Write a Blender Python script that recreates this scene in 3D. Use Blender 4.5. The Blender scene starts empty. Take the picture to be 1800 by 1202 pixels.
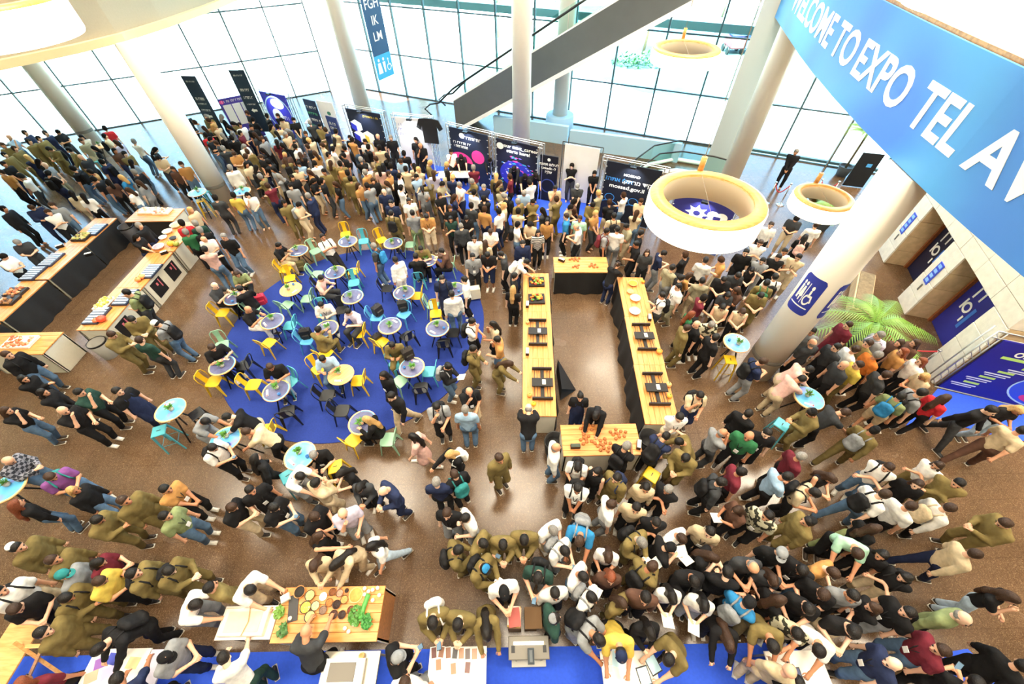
import bpy, math, random
import numpy as np
from mathutils import Vector, Matrix
random.seed(11)
scene = bpy.context.scene
COL = scene.collection
# ---------------------------------------------------------------- camera
# a 14 mm lens on a balcony 9.5 m above the hall floor, tilted 50 degrees down
CAM_H, F_PX, CX, CY = 9.5, 700.0, 900.0, 601.0
_dn = Vector((911.0 - CX, -(1192.0 - CY), -F_PX)).normalized()
_up = -_dn
_fw = Vector((0, 0, -1)); _fw = (_fw - _up * _fw.dot(_up)).normalized()
_rt = _fw.cross(_up)
CAM_R = Matrix((_rt, _fw, _up))
cam_data = bpy.data.cameras.new('camera')
cam_data.sensor_width = 36.0
cam_data.lens = F_PX / 1800.0 * 36.0
cam_data.clip_end = 500
cam = bpy.data.objects.new('camera', cam_data)
cam.matrix_world = Matrix.Translation((0, 0, CAM_H)) @ CAM_R.to_4x4()
COL.objects.link(cam); scene.camera = cam
# ---------------------------------------------------------------- sky, sun, exposure
world = bpy.data.worlds.new('world'); scene.world = world
world.use_nodes = True
_nt = world.node_tree; _nt.nodes.clear()
_o = _nt.nodes.new('ShaderNodeOutputWorld'); _b = _nt.nodes.new('ShaderNodeBackground')
_s = _nt.nodes.new('ShaderNodeTexSky')
_s.sky_type = 'NISHITA'; _s.sun_disc = False; _s.sun_elevation = math.radians(58); _s.sun_rotation = math.radians(200)
_s.dust_density = 8.0; _s.ozone_density = .6
_nt.links.new(_s.outputs[0], _b.inputs[0]); _nt.links.new(_b.outputs[0], _o.inputs[0])
_b.inputs[1].default_value = 2.2
sun_d = bpy.data.lights.new('sun', 'SUN'); sun_d.energy = 13.0; sun_d.angle = math.radians(0.6)
sun_d.color = (1, .97, .92)
sun = bpy.data.objects.new('sun', sun_d); COL.objects.link(sun)
sun.rotation_euler = Vector((-.42, .22, 1)).to_track_quat('Z', 'Y').to_euler()   # high sun from beyond the far glass
vs = scene.view_settings
vs.view_transform = 'Standard'; vs.look = 'None'; vs.gamma = 1.0; vs.use_curve_mapping = False
vs.exposure = 0.62
# ceiling downlights of the hall (the lamps the room has, 13 m up)
def downlight(x, y, power):
    d = bpy.data.lights.new('ceiling_downlight', 'AREA'); d.shape = 'DISK'; d.size = 4.0
    d.energy = power; d.color = (1.0, .86, .66); d.spread = math.radians(130)
    o = bpy.data.objects.new('ceiling_downlight', d); o.location = (x, y, 12.9); COL.objects.link(o)
for _x in (-14, -7, 0, 7, 14):
    for _y in (0.0, 8, 16):
        downlight(_x, _y, {-14: 360, -7: 360, 0: 360, 7: 520, 14: 640}[_x])
# ---------------------------------------------------------------- helpers
def ray(px, py):
    return CAM_R @ Vector((px - CX, -(py - CY), -F_PX))
def W(px, py, z=0.0):
    r = ray(px, py); t = (z - CAM_H) / r.z
    return Vector((r.x * t, r.y * t, z))
def lin(c):
    return tuple(((v / 12.92) if v <= .04045 else ((v + .055) / 1.055) ** 2.4) for v in c[:3])
def hx(s):
    return lin(tuple(int(s[i:i + 2], 16) / 255 for i in (0, 2, 4)))
MATS = {}
def mat(name, col='808080', rough=.6, metal=0., noise=0., scale=20., bump=0., emit=0., spec=.5, kind=None, alpha=None, bscale=None, objcol=False, attr=None, sub=None):
    if name in MATS: return MATS[name]
    m = bpy.data.materials.new(name); m.use_nodes = True; MATS[name] = m
    nt = m.node_tree; n = nt.nodes; b = n['Principled BSDF']; L = nt.links
    c = hx(col) if isinstance(col, str) else col
    b.inputs['Base Color'].default_value = (*c, 1); b.inputs['Roughness'].default_value = rough
    b.inputs['Metallic'].default_value = metal; b.inputs['Specular IOR Level'].default_value = spec
    src = None
    if objcol:
        oi = n.new('ShaderNodeObjectInfo'); src = oi.outputs['Color']
    if attr:
        at = n.new('ShaderNodeAttribute'); at.attribute_name = attr; src = at.outputs['Color']
    tc = n.new('ShaderNodeTexCoord')
    if noise > 0:
        nz = n.new('ShaderNodeTexNoise'); nz.inputs['Scale'].default_value = scale; nz.inputs['Detail'].default_value = 3
        L.new(tc.outputs['Object'], nz.inputs['Vector'])
        mr = n.new('ShaderNodeMapRange'); mr.inputs[1].default_value = .3; mr.inputs[2].default_value = .7
        mr.inputs[3].default_value = 1 - noise; mr.inputs[4].default_value = 1 + noise * .6
        L.new(nz.outputs['Fac'], mr.inputs[0])
        mx = n.new('ShaderNodeMix'); mx.data_type = 'RGBA'; mx.blend_type = 'MULTIPLY'; mx.inputs[0].default_value = 1
        if src: L.new(src, mx.inputs[6])
        else: mx.inputs[6].default_value = (*c, 1)
        L.new(mr.outputs[0], mx.inputs[7]); src = mx.outputs[2]
    if src: L.new(src, b.inputs['Base Color'])
    if bump > 0:
        nb = n.new('ShaderNodeTexNoise'); nb.inputs['Scale'].default_value = bscale or scale
        L.new(tc.outputs['Object'], nb.inputs['Vector'])
        bp = n.new('ShaderNodeBump'); bp.inputs['Strength'].default_value = bump; bp.inputs['Distance'].default_value = .02
        L.new(nb.outputs['Fac'], bp.inputs['Height']); L.new(bp.outputs[0], b.inputs['Normal'])
    if emit > 0:
        b.inputs['Emission Color'].default_value = (*c, 1); b.inputs['Emission Strength'].default_value = emit
    return m
def mat_wood(name, a='F0B678', c='C98446', scale=2.2, rough=.38, along='X'):
    if name in MATS: return MATS[name]
    m = mat(name, a, rough); nt = m.node_tree; n = nt.nodes; L = nt.links; b = n['Principled BSDF']
    tc = n.new('ShaderNodeTexCoord'); mp = n.new('ShaderNodeMapping')
    mp.inputs['Scale'].default_value = (1, 9, 9) if along == 'X' else (9, 1, 9)
    L.new(tc.outputs['Object'], mp.inputs[0])
    nz = n.new('ShaderNodeTexNoise'); nz.inputs['Scale'].default_value = scale; nz.inputs['Detail'].default_value = 6; nz.inputs['Distortion'].default_value = .6
    L.new(mp.outputs[0], nz.inputs['Vector'])
    cr = n.new('ShaderNodeValToRGB'); cr.color_ramp.elements[0].position = .32; cr.color_ramp.elements[1].position = .62
    cr.color_ramp.elements[0].color = (*hx(c), 1); cr.color_ramp.elements[1].color = (*hx(a), 1)
    L.new(nz.outputs['Fac'], cr.inputs[0]); L.new(cr.outputs[0], b.inputs['Base Color'])
    return m
def mat_glass(name, col='E2F8F8', refl=.10):
    if name in MATS: return MATS[name]
    m = bpy.data.materials.new(name); m.use_nodes = True; MATS[name] = m
    nt = m.node_tree; n = nt.nodes; L = nt.links; n.remove(n['Principled BSDF'])
    t = n.new('ShaderNodeBsdfTransparent'); t.inputs[0].default_value = (*hx(col), 1)
    g = n.new('ShaderNodeBsdfGlossy'); g.inputs['Roughness'].default_value = .03
    mx = n.new('ShaderNodeMixShader'); fr = n.new('ShaderNodeLayerWeight'); fr.inputs[0].default_value = refl
    L.new(fr.outputs['Fresnel'], mx.inputs[0]); L.new(t.outputs[0], mx.inputs[1]); L.new(g.outputs[0], mx.inputs[2])
    L.new(mx.outputs[0], n['Material Output'].inputs[0])
    return m
class MB:
    """collects shapes, links them as ONE mesh object"""
    def __init__(s): s.v = []; s.f = []; s.m = []; s.sm = []
    def add(s, vs, fs, m=0, smooth=False):
        k = len(s.v); s.v += [tuple(p) for p in vs]
        for f in fs: s.f.append([i + k for i in f]); s.m.append(m); s.sm.append(smooth)
        return s
    def box(s, c, d, rz=0, m=0, bev=0.):
        cx, cy, cz = c; hx_, hy, hz = d[0] / 2, d[1] / 2, d[2] / 2; co, si = math.cos(rz), math.sin(rz)
        b = bev
        if b <= 0:
            P = [(x, y, z) for z in (-hz, hz) for x, y in ((-hx_, -hy), (hx_, -hy), (hx_, hy), (-hx_, hy))]
            Fs = [(3, 2, 1, 0), (4, 5, 6, 7), (0, 1, 5, 4), (1, 2, 6, 5), (2, 3, 7, 6), (3, 0, 4, 7)]
        else:
            P = []
            for z, e in ((-hz, b), (-hz + b, 0), (hz - b, 0), (hz, b)):
                for x, y in ((-hx_ + e, -hy + e), (hx_ - e, -hy + e), (hx_ - e, hy - e), (-hx_ + e, hy - e)): P.append((x, y, z))
            Fs = [(3, 2, 1, 0), (12, 13, 14, 15)]
            for k in range(3):
                for i in range(4): j = (i + 1) % 4; Fs.append((k * 4 + i, k * 4 + j, k * 4 + 4 + j, k * 4 + 4 + i))
        return s.add([(cx + x * co - y * si, cy + x * si + y * co, cz + z) for x, y, z in P], Fs, m)
    def lathe(s, c, prof, n=24, m=0, smooth=True, cap=True, sx=1., sy=1.):
        cx, cy, cz = c; V = []; Fs = []
        for r, z in prof:
            for i in range(n):
                a = 2 * math.pi * i / n; V.append((cx + r * math.cos(a) * sx, cy + r * math.sin(a) * sy, cz + z))
        for k in range(len(prof) - 1):
            for i in range(n):
                j = (i + 1) % n; Fs.append((k * n + i, k * n + j, (k + 1) * n + j, (k + 1) * n + i))
        s.add(V, Fs, m, smooth)
        if cap:
            k0 = len(s.v) - len(V); K = len(prof) - 1
            if prof[0][0] > 1e-4: s.f.append([k0 + i for i in reversed(range(n))]); s.m.append(m); s.sm.append(False)
            if prof[K][0] > 1e-4: s.f.append([k0 + K * n + i for i in range(n)]); s.m.append(m); s.sm.append(False)
        return s
    def cyl(s, c, r, h, n=20, m=0, r2=None): return s.lathe(c, [(r, 0), (r if r2 is None else r2, h)], n, m)
    def tube(s, pts, r, n=6, m=0, closed=False, r2=None):
        pts = [Vector(p) for p in pts]; N = len(pts); V = []; Fs = []
        for i, p in enumerate(pts):
            if closed: d = pts[(i + 1) % N] - pts[i - 1]
            else: d = pts[min(i + 1, N - 1)] - pts[max(i - 1, 0)]
            d.normalize()
            u = d.cross(Vector((0, 0, 1)))
            if u.length < 1e-3: u = d.cross(Vector((0, 1, 0)))
            u.normalize(); w = u.cross(d)
            rr = r if r2 is None else r + (r2 - r) * i / max(1, N - 1)
            for k in range(n):
                a = 2 * math.pi * k / n; V.append(p + (u * math.cos(a) + w * math.sin(a)) * rr)
        for i in range(N if closed else N - 1):
            j = (i + 1) % N
            for k in range(n):
                l = (k + 1) % n; Fs.append((i * n + k, i * n + l, j * n + l, j * n + k))
        if not closed: Fs.append(tuple(reversed(range(n)))); Fs.append(tuple((N - 1) * n + k for k in range(n)))
        return s.add(V, Fs, m, n > 5)
    def prism(s, poly, z0, z1, m=0):
        n = len(poly); V = [(x, y, z0) for x, y in poly] + [(x, y, z1) for x, y in poly]
        Fs = [tuple(reversed(range(n))), tuple(range(n, 2 * n))] + [(i, (i + 1) % n, n + (i + 1) % n, n + i) for i in range(n)]
        return s.add(V, Fs, m)
    def ball(s, c, r, n=10, k=6, m=0, sz=1., sx=1., sy=1.):
        return s.lathe(c, [(max(r * math.sin(math.pi * i / k), 1e-5), -r * sz * math.cos(math.pi * i / k)) for i in range(k + 1)], n, m, True, False, sx, sy)
    def mesh(s, name, mats):
        me = bpy.data.meshes.new(name); me.from_pydata(s.v, [], s.f)
        for x in (mats if isinstance(mats, (list, tuple)) else [mats]): me.materials.append(x)
        me.polygons.foreach_set('material_index', s.m); me.polygons.foreach_set('use_smooth', s.sm); me.update()
        return me
    def build(s, name, mats, parent=None, loc=None, rz=0.):
        return O(name, s.mesh(name, mats), parent, loc, rz)
def O(name, me, parent=None, loc=None, rz=0.):
    o = bpy.data.objects.new(name, me); COL.objects.link(o)
    if parent is not None: o.parent = parent
    if loc is not None: o.location = loc
    if rz: o.rotation_euler = (0, 0, rz)
    return o
def empty(name, loc=(0, 0, 0), rz=0.): return O(name, None, None, loc, rz)
def tag(o, label=None, cat=None, group=None, kind=None):
    if label: o['label'] = label
    if cat: o['category'] = cat
    if group: o['group'] = group
    if kind: o['kind'] = kind
    return o
def copy_tree(o, parent=None):
    c = o.copy(); COL.objects.link(c); c.parent = parent
    for ch in list(o.children): copy_tree(ch, c)
    return c
_TXT = {}
def text_mesh(txt, size=1., extrude=.004, off=0., align='CENTER', m=None):
    cu = bpy.data.curves.new('lettering', 'FONT'); cu.body = txt; cu.size = size; cu.extrude = extrude; cu.offset = off
    cu.align_x = align; cu.align_y = 'CENTER'; cu.resolution_u = 4
    o = bpy.data.objects.new('lettering', cu); COL.objects.link(o)
    dg = bpy.context.evaluated_depsgraph_get(); dg.update()
    me = bpy.data.meshes.new_from_object(o.evaluated_get(dg)); bpy.data.objects.remove(o); bpy.data.curves.remove(cu)
    me.materials.clear(); me.materials.append(m)
    return me
def he(s): return s[::-1]
# ---------------------------------------------------------------- the hall
def mat_floor():
    m = mat('terrazzo_floor', '7A5A3C', .3); nt = m.node_tree; n = nt.nodes; L = nt.links; b = n['Principled BSDF']
    tc = n.new('ShaderNodeTexCoord')
    vo = n.new('ShaderNodeTexVoronoi'); vo.inputs['Scale'].default_value = 95; L.new(tc.outputs['Object'], vo.inputs['Vector'])
    cr = n.new('ShaderNodeValToRGB'); cr.color_ramp.interpolation = 'LINEAR'
    for i, (p, c) in enumerate(((0, '523C28'), (.5, '5D4632'), (.88, '6A533C'), (1., '8C7354'))):
        e = cr.color_ramp.elements[i] if i < 2 else cr.color_ramp.elements.new(p)
        e.position = p; e.color = (*hx(c), 1)
    sp = n.new('ShaderNodeSeparateColor'); L.new(vo.outputs['Color'], sp.inputs[0]); L.new(sp.outputs[0], cr.inputs[0])
    nz = n.new('ShaderNodeTexNoise'); nz.inputs['Scale'].default_value = .7; nz.inputs['Detail'].default_value = 4; L.new(tc.outputs['Object'], nz.inputs['Vector'])
    mr = n.new('ShaderNodeMapRange'); mr.inputs[1].default_value = .3; mr.inputs[2].default_value = .7; mr.inputs[3].default_value = .8; mr.inputs[4].default_value = 1.15
    L.new(nz.outputs['Fac'], mr.inputs[0])
    mx = n.new('ShaderNodeMix'); mx.data_type = 'RGBA'; mx.blend_type = 'MULTIPLY'; mx.inputs[0].default_value = 1
    L.new(cr.outputs[0], mx.inputs[6]); L.new(mr.outputs[0], mx.inputs[7])
    bk = n.new('ShaderNodeTexBrick'); bk.offset = 0; bk.inputs['Scale'].default_value = 1.0; bk.inputs['Brick Width'].default_value = .6; bk.inputs['Row Height'].default_value = .6
    bk.inputs['Mortar Size'].default_value = .006; bk.inputs['Color1'].default_value = (1, 1, 1, 1); bk.inputs['Color2'].default_value = (.95, .95, .95, 1); bk.inputs['Mortar'].default_value = (.72, .7, .68, 1)
    L.new(tc.outputs['Object'], bk.inputs['Vector'])
    m2 = n.new('ShaderNodeMix'); m2.data_type = 'RGBA'; m2.blend_type = 'MULTIPLY'; m2.inputs[0].default_value = 1
    L.new(mx.outputs[2], m2.inputs[6]); L.new(bk.outputs['Color'], m2.inputs[7]); L.new(m2.outputs[2], b.inputs['Base Color'])
    rr = n.new('ShaderNodeMapRange'); rr.inputs[1].default_value = .3; rr.inputs[2].default_value = .7; rr.inputs[3].default_value = .16; rr.inputs[4].default_value = .3
    L.new(nz.outputs['Fac'], rr.inputs[0]); L.new(rr.outputs[0], b.inputs['Roughness'])
    return m
# facade corner and ends (two glass walls that meet at FC)
FC = Vector((-10.6, 31.2)); FR = Vector((20.3, 16.65)); FL_ = Vector((-34.0, 20.0))
flo = MB().prism([(-34, 20), (-34, -8), (22, -8), (22, 16), (20.3, 16.65), (-10.6, 31.2)], -.3, 0).build('floor', mat_floor())
tag(flo, 'polished brown speckled terrazzo floor of the hall', kind='structure')
M_WHITE = mat('white_plaster', 'EDE9E1', .75, noise=.04, scale=3)
ceil = MB().prism([(-34, 21), (-34, -8), (22, -8), (22, 17), (-10.6, 32)], 13.0, 13.3).build('ceiling', mat('ceiling_white', 'D9D0C2', .9, noise=.03))
tag(ceil, kind='structure')
tag(MB().box((-6, -8.2, 6.5), (57, .4, 13)).build('wall_rear', mat('rear_wall', 'CFC4B2', .85, noise=.06)), kind='structure')
tag(MB().box((-34.2, 6, 6.5), (.4, 28, 13)).build('wall_left', MATS['rear_wall']), kind='structure')
tag(MB().box((22.2, 4, 6.5), (.4, 25, 13)).build('wall_side', MATS['rear_wall']), kind='structure')
# outside plaza
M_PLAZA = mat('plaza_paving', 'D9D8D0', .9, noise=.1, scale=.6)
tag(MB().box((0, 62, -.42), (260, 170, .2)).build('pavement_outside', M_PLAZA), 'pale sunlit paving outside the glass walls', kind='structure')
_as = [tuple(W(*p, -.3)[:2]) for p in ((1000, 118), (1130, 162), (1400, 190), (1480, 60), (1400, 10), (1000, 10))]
tag(MB().prism(_as, -.34, -.31).build('shaded_paving_outside', mat('paving_tree_shade', '4C6C6E', .9, noise=.25, scale=.8)), 'paving with blue-grey tree shade painted in, outside beyond the pale paving', kind='structure')  # farther paving, tree shade painted in as a darker blue-grey slab
M_FRAME = mat('mullion_grey', '4A6066', .5); M_GLASS = mat_glass('facade_glass')
def facade(name, a, b, base, label, h=11.0, sp=2.22, tr=(2.26, 4.6, 6.9, 9.2)):
    d = (b - a); L = d.length; d.normalize(); rz = math.atan2(d.y, d.x); n = int(L / sp)
    root = empty(name, (a.x, a.y, base), rz); tag(root, label, kind='structure')
    hs = [0.] + list(tr) + [h]
    pm = {}
    for j in range(len(hs) - 1):
        pm[j] = MB().box((sp / 2, 0, (hs[j] + hs[j + 1]) / 2), (sp - .05, .012, hs[j + 1] - hs[j] - .04)).mesh('pane', [M_GLASS])
    mm = MB().box((0, .02, h / 2), (.075, .16, h)).mesh('mullion', [M_FRAME])
    for i in range(n + 1):
        O('mullion', mm, root, (i * sp, 0, 0))
        if i < n:
            for j in pm: O('pane', pm[j], root, (i * sp, 0, 0))
    for z in [.02] + list(tr) + [h]:
        MB().box((n * sp / 2, .01, z), (n * sp, .08, .06)).build('transom', M_FRAME, root)
    return root
facade('window_1', FC, FR, 0, 'tall glass curtain wall with thin grey mullions behind the escalator')
facade('window_2', FL_, FC, 0, 'tall glass curtain wall on the far side behind the standing crowd')
# dark beam running outside the back glass
_d = (FR - FC).normalized(); _rz = math.atan2(_d.y, _d.x); _n = Vector((-_d.y, _d.x)); _n = -_n if _n.y < 0 else _n
_p = FC + _d * 17 + _n * 1.2
tag(MB().box((_p.x, _p.y, 4.69), (32, .3, .34), _rz).build('beam_outside', mat('beam_grey', '8E9898', .6)), 'grey horizontal beam outside the back glass wall', kind='structure')
# columns
M_COL = mat('column_white', 'E9E2D6', .45, noise=.02, scale=2); M_RING = mat('column_ring', '6E6A63', .5)
def column(x, y, top, r=.40, ring=True, label=None, base=0.):
    root = empty('column', (x, y, base)); tag(root, label, kind='structure')
    MB().lathe((0, 0, 0), [(r, 0), (r, top - base)], 40).build('shaft', M_COL, root)
    if ring: MB().lathe((0, 0, .72), [(r + .004, 0), (r + .008, .01), (r + .008, .13), (r + .004, .14)], 40, cap=False).build('band', M_RING, root)
    return root
_D = lambda px, py, D: (lambda v: (v.x / math.hypot(v.x, v.y) * D, v.y / math.hypot(v.x, v.y) * D))(ray(px, py))
column(-12.91, 16.75, 5.92, label='white round column with grey band, beside the drinks table and yellow stool')
column(7.13, 6.79, 5.98, .42, label='white round column carrying the blue wheelchair signs')
column(*_D(917, 120, 19.3), 13.0, ring=False, label='white round column behind the career backdrop')
column(-22.76, 22.78, 13.0, label='white round column far off by the glass, striped shirt beside it')
column(*_D(612, 94, 25.5), 13.0, ring=False, label='white round column behind the backdrop of coloured cubes')
column(*_D(1330, 200, 19.5), 13.0, ring=False, label='white round column just beyond the large ring lamp')
c6 = column(*_D(986, 180, 23.4), 13.0, ring=False, label='white round column on a wide drum by the escalator')
MB().lathe((0, 0, 0), [(.75, 0), (.75, .95), (.70, 1.0)], 36).build('drum', mat('pale_blue_wall', 'A9CBE0', .7), c6)
for _a in ((729, 90, 35.0), (522, 40, 41.0), (397, 50, 40.0)):
    column(*_D(*_a), 14.0, ring=False, base=-.3, label='white round column standing outside the glass wall')
# flat grey pilaster between the two glass bays
_q = _D(1330, 100, 20.6)
tag(MB().box((_q[0], _q[1], 6.5), (.12, .9, 13), _rz + math.pi / 2).build('pilaster', mat('pilaster_grey', 'B9C2C2', .6)), 'flat grey pilaster behind the round column', kind='structure')
# low wall round the escalator pit
M_LOW = MATS['pale_blue_wall']
def lowwall(px1, px2, h, name, label):
    a = W(*px1, h); b = W(*px2, h); c = (a + b) / 2; L = (b - a).length
    tag(MB().box((c.x, c.y, h / 2), (L, .22, h), math.atan2(b.y - a.y, b.x - a.x)).build(name, M_LOW), label, kind='structure')
lowwall((1003, 228), (1200, 252), .9, 'wall_pit', 'pale blue low wall beside the descending escalator')
lowwall((868, 203), (1000, 222), .9, 'wall_pit_back', 'pale blue low wall under the big escalator')
tag(MB().box((*W(1420, 281)[:2], .06), (9, .18, .12), _rz).build('baseboard_back', M_RING), kind='structure')
# curved cream bulkhead over the far columns, with a projecting lip
_bk = [Vector(p) for p in ((-21.0, 8.2), (-18.6, 9.9), (-16.6, 11.6), (-14.85, 13.7), (-13.6, 15.4), (-12.92, 16.7), (-12.45, 18.6), (-12.1, 21.0), (-11.9, 24.0), (-11.8, 27.5))]
def _sweep(prof):
    V = []; Fs = []; n = len(prof)
    for i, p in enumerate(_bk):
        d = (_bk[min(i + 1, len(_bk) - 1)] - _bk[max(i - 1, 0)]).normalized(); nn = Vector((d.y, -d.x))
        for o_, z in prof: V.append((p.x + nn.x * o_, p.y + nn.y * o_, z))
        if i:
            a = (i - 1) * n
            for k in range(n): l = (k + 1) % n; Fs.append((a + k, a + n + k, a + n + l, a + l))
    return MB().add(V, Fs)
bh = empty('beam_bulkhead'); tag(bh, 'curved cream bulkhead with a projecting lip behind the corner ring lamp', kind='structure')
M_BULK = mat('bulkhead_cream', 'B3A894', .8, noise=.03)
_sweep([(-.2, 6.12), (-.2, 9.2), (-3.5, 9.2), (-3.5, 6.12)]).build('fascia', M_BULK, bh); _sweep([(.0, 5.9), (.0, 6.12), (-3.5, 6.12), (-3.5, 5.9)]).build('lip', mat('lip_lamplit', 'E6D4A4', .7), bh)  # lip colour carries the lamp's glow: painted yellower and brighter than the fascia
# stone wall with two poster doors
M_STONE = mat('pale_limestone', 'E6E0D2', .8, noise=.10, scale=5, bump=.35, bscale=30); M_STONE2 = mat('tan_limestone', 'C9AE88', .85, noise=.15, scale=6, bump=.5, bscale=26)
M_JOINT = mat('stone_joint', '8F8672', .9)
swA = Vector((12.05, 6.80)); swB = Vector((14.35, 13.2)); _sd = (swB - swA).normalized(); _srz = math.atan2(_sd.y, _sd.x)
sw = empty('wall_right', (swA.x, swA.y, 0), _srz); tag(sw, 'limestone block wall with two poster doors', kind='structure')
# local x runs along the wall away from the camera, local y<0 lies behind the face (into the wall)
def blocks(x0, x1, z0, z1, y0, y1, nz, m, nx=1):
    for i in range(nx):
        for k in range(nz):
            a = x0 + (x1 - x0) * i / nx; b = x0 + (x1 - x0) * (i + 1) / nx; c = z0 + (z1 - z0) * k / nz; d = z0 + (z1 - z0) * (k + 1) / nz
            j = random.uniform(-.006, .006)
            MB().box(((a + b) / 2, (y0 + y1) / 2 + j, (c + d) / 2), (b - a - .014, abs(y1 - y0), d - c - .014), bev=.008).build('stone_block', m, sw)
MB().box((2.6, -1.05, 2.15), (6.5, .5, 4.3)).build('backing', M_JOINT, sw)
piers = [(-.65, .18), (2.2, 3.04), (5.0, 5.85)]
for a, b in piers:
    blocks(a, b, 0, 2.3, -.05, 0, 4, M_STONE)
    blocks(a + .004, b - .004, 0, 2.3, -.78, -.05, 4, M_STONE2)
blocks(-.65, 5.85, 2.3, 2.75, -.8, 0, 1, M_STONE, 6)
blocks(-.65, 5.85, 2.75, 4.3, -.8, 0, 2, M_STONE, 6)
# ---------------------------------------------------------------- welcome banner on the curved balcony front
bpts = [Vector(p) for p in ((10.1, 20.6), (9.61, 17.93), (8.95, 15.6), (8.35, 13.46), (7.98, 12.0), (7.57, 10.19), (7.27, 8.61), (7.05, 7.3), (6.86, 6.0), (6.76, 5.0), (6.68, 3.89), (6.64, 2.6), (6.64, 1.2), (6.66, -.4))]
_cl = [0.]
for i in range(1, len(bpts)): _cl.append(_cl[-1] + (bpts[i] - bpts[i - 1]).length)
def bcurve(u, off=0.):
    u = min(max(u, 0), _cl[-1] - 1e-6); i = max(k for k in range(len(_cl) - 1) if _cl[k] <= u); t = (u - _cl[i]) / (_cl[i + 1] - _cl[i])
    d0 = (bpts[min(i + 1, len(bpts) - 1)] - bpts[max(i - 1, 0)]).normalized(); d1 = (bpts[min(i + 2, len(bpts) - 1)] - bpts[i]).normalized(); d = d0.lerp(d1, t).normalized()
    n = Vector((d.y, -d.x)); n = -n if n.x > 0 else n
    p = bpts[i].lerp(bpts[i + 1], t); return p + n * off
u0, zb, zt = _cl[1], 6.0, 7.72
def mat_banner():
    m = mat('banner_blue', '4F9FE8', .55); nt = m.node_tree; n = nt.nodes; L = nt.links; b = n['Principled BSDF']
    tc = n.new('ShaderNodeTexCoord'); nz = n.new('ShaderNodeTexNoise'); nz.inputs['Scale'].default_value = .35; nz.inputs['Detail'].default_value = 1
    L.new(tc.outputs['Object'], nz.inputs[0]); cr = n.new('ShaderNodeValToRGB')
    for i, (p, c) in enumerate(((.3, '3570CC'), (.5, '4189CE'), (.7, '4497CC'))):
        e = cr.color_ramp.elements[i] if i < 2 else cr.color_ramp.elements.new(p)
        e.position = p; e.color = (*hx(c), 1)
    L.new(nz.outputs['Fac'], cr.inputs[0]); L.new(cr.outputs[0], b.inputs['Base Color']); return m
mb = MB(); N = 90; V = []; Fs = []
for i in range(N + 1):
    u = u0 + (_cl[-1] - u0) * i / N
    for off, z in ((.0, zb), (.0, zt), (-.05, zt), (-.05, zb)): p = bcurve(u, off); V.append((p.x, p.y, z))
for i in range(N):
    for k in range(4): l = (k + 1) % 4; Fs.append((i * 4 + k, i * 4 + l, i * 4 + 4 + l, i * 4 + 4 + k))
Fs += [(0, 3, 2, 1), (N * 4, N * 4 + 1, N * 4 + 2, N * 4 + 3)]
ban = mb.add(V, Fs, 0, False).build('welcome_banner', mat_banner())
tag(ban, 'long curved blue banner reading WELCOME TO EXPO TEL AVIV', 'banner')
M_LET = mat('letter_white', 'F6F7F2', .6)
for wd_, UA, UB in (('WELCOME', 4.4, 9.0), ('TO', 9.27, 10.62), ('EXPO', 10.86, 13.08), ('TEL', 13.46, 14.86), ('AVIV', 15.12, 17.3)):
    tm = text_mesh(wd_, 1.0, .004, .022, 'LEFT', M_LET)
    xs = [v.co.x for v in tm.vertices]; ys = [v.co.y for v in tm.vertices]; x0, x1, y0, y1 = min(xs), max(xs), min(ys), max(ys)
    for v in tm.vertices:
        u = UA + (v.co.x - x0) / (x1 - x0) * (UB - UA); z = 6.52 + (v.co.y - y0) / (y1 - y0) * .65
        p = bcurve(u, .006 + v.co.z); v.co = (p.x, p.y, z)
    O('lettering', tm, ban)
# balcony behind the banner with wooden capping
V = []; Fs = []
for i in range(41):
    u = _cl[-1] * i / 40
    for off, z in ((-.06, 6.0), (-.06, 7.78), (-1.6, 7.78), (-1.6, 6.0)): p = bcurve(u, off); V.append((p.x, p.y, z))
for i in range(40):
    for k in range(4): l = (k + 1) % 4; Fs.append((i * 4 + k, i * 4 + l, i * 4 + 4 + l, i * 4 + 4 + k))
tag(MB().add(V, Fs).build('beam_balcony', mat_wood('balcony_wood', 'B5803E', '8E5E28', 1.2)), 'wooden capping of the balcony behind the blue banner', kind='structure')
# ---------------------------------------------------------------- ring lamps
M_RIM = mat_wood('lamp_rim_wood', 'DCA45A', 'C48A42', 3.); M_INNER = mat('lamp_inner', 'EBDDC0', .6)
M_DRUM = mat('lamp_diffuser', 'FFF3D2', .5, emit=4.0)
M_WIRE = mat('wire', '8A7B60', .5)
def ring_lamp(x, y, z, R, h, label, top=13.0, ri=.76, glow=60):
    root = empty('ring_lamp', (x, y, z)); tag(root, label, 'lamp')
    MB().lathe((0, 0, -h), [(R * .955, .02), (R * .98, 0), (R, .04), (R, h - .06), (R * .985, h - .02)], 64, cap=False).build('diffuser', M_DRUM, root)
    MB().lathe((0, 0, 0), [(R * .985, -.03), (R * .97, .012), (R * .9, .035), (R * ri, .03), (R * ri, -.02)], 64, cap=False).build('rim', M_RIM, root)
    MB().lathe((0, 0, 0), [(R * ri, 0), (R * ri, -h * .95), (R * .955, -h * .97)], 64, cap=False).build('inner_wall', M_INNER, root)
    MB().cyl((R * .15, R * .92, .02), .055, .28, 12).build('canopy_can', M_RIM, root)
    MB().tube([(R * .15, R * .92, .28), (R * .15, R * .92, top - z - .01)], .008, 5).build('suspension_wire', M_WIRE, root)
    MB().tube([(-R * .2, -R * .86, .03), (R * .15, R * .92, .05)], .004, 4).build('cross_wire', M_WIRE, root)
    return root
ring_lamp(3.72, 6.83, 5.5, 1.07, .50, 'large glowing ring lamp with wooden rim hanging over the crowd')
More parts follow.
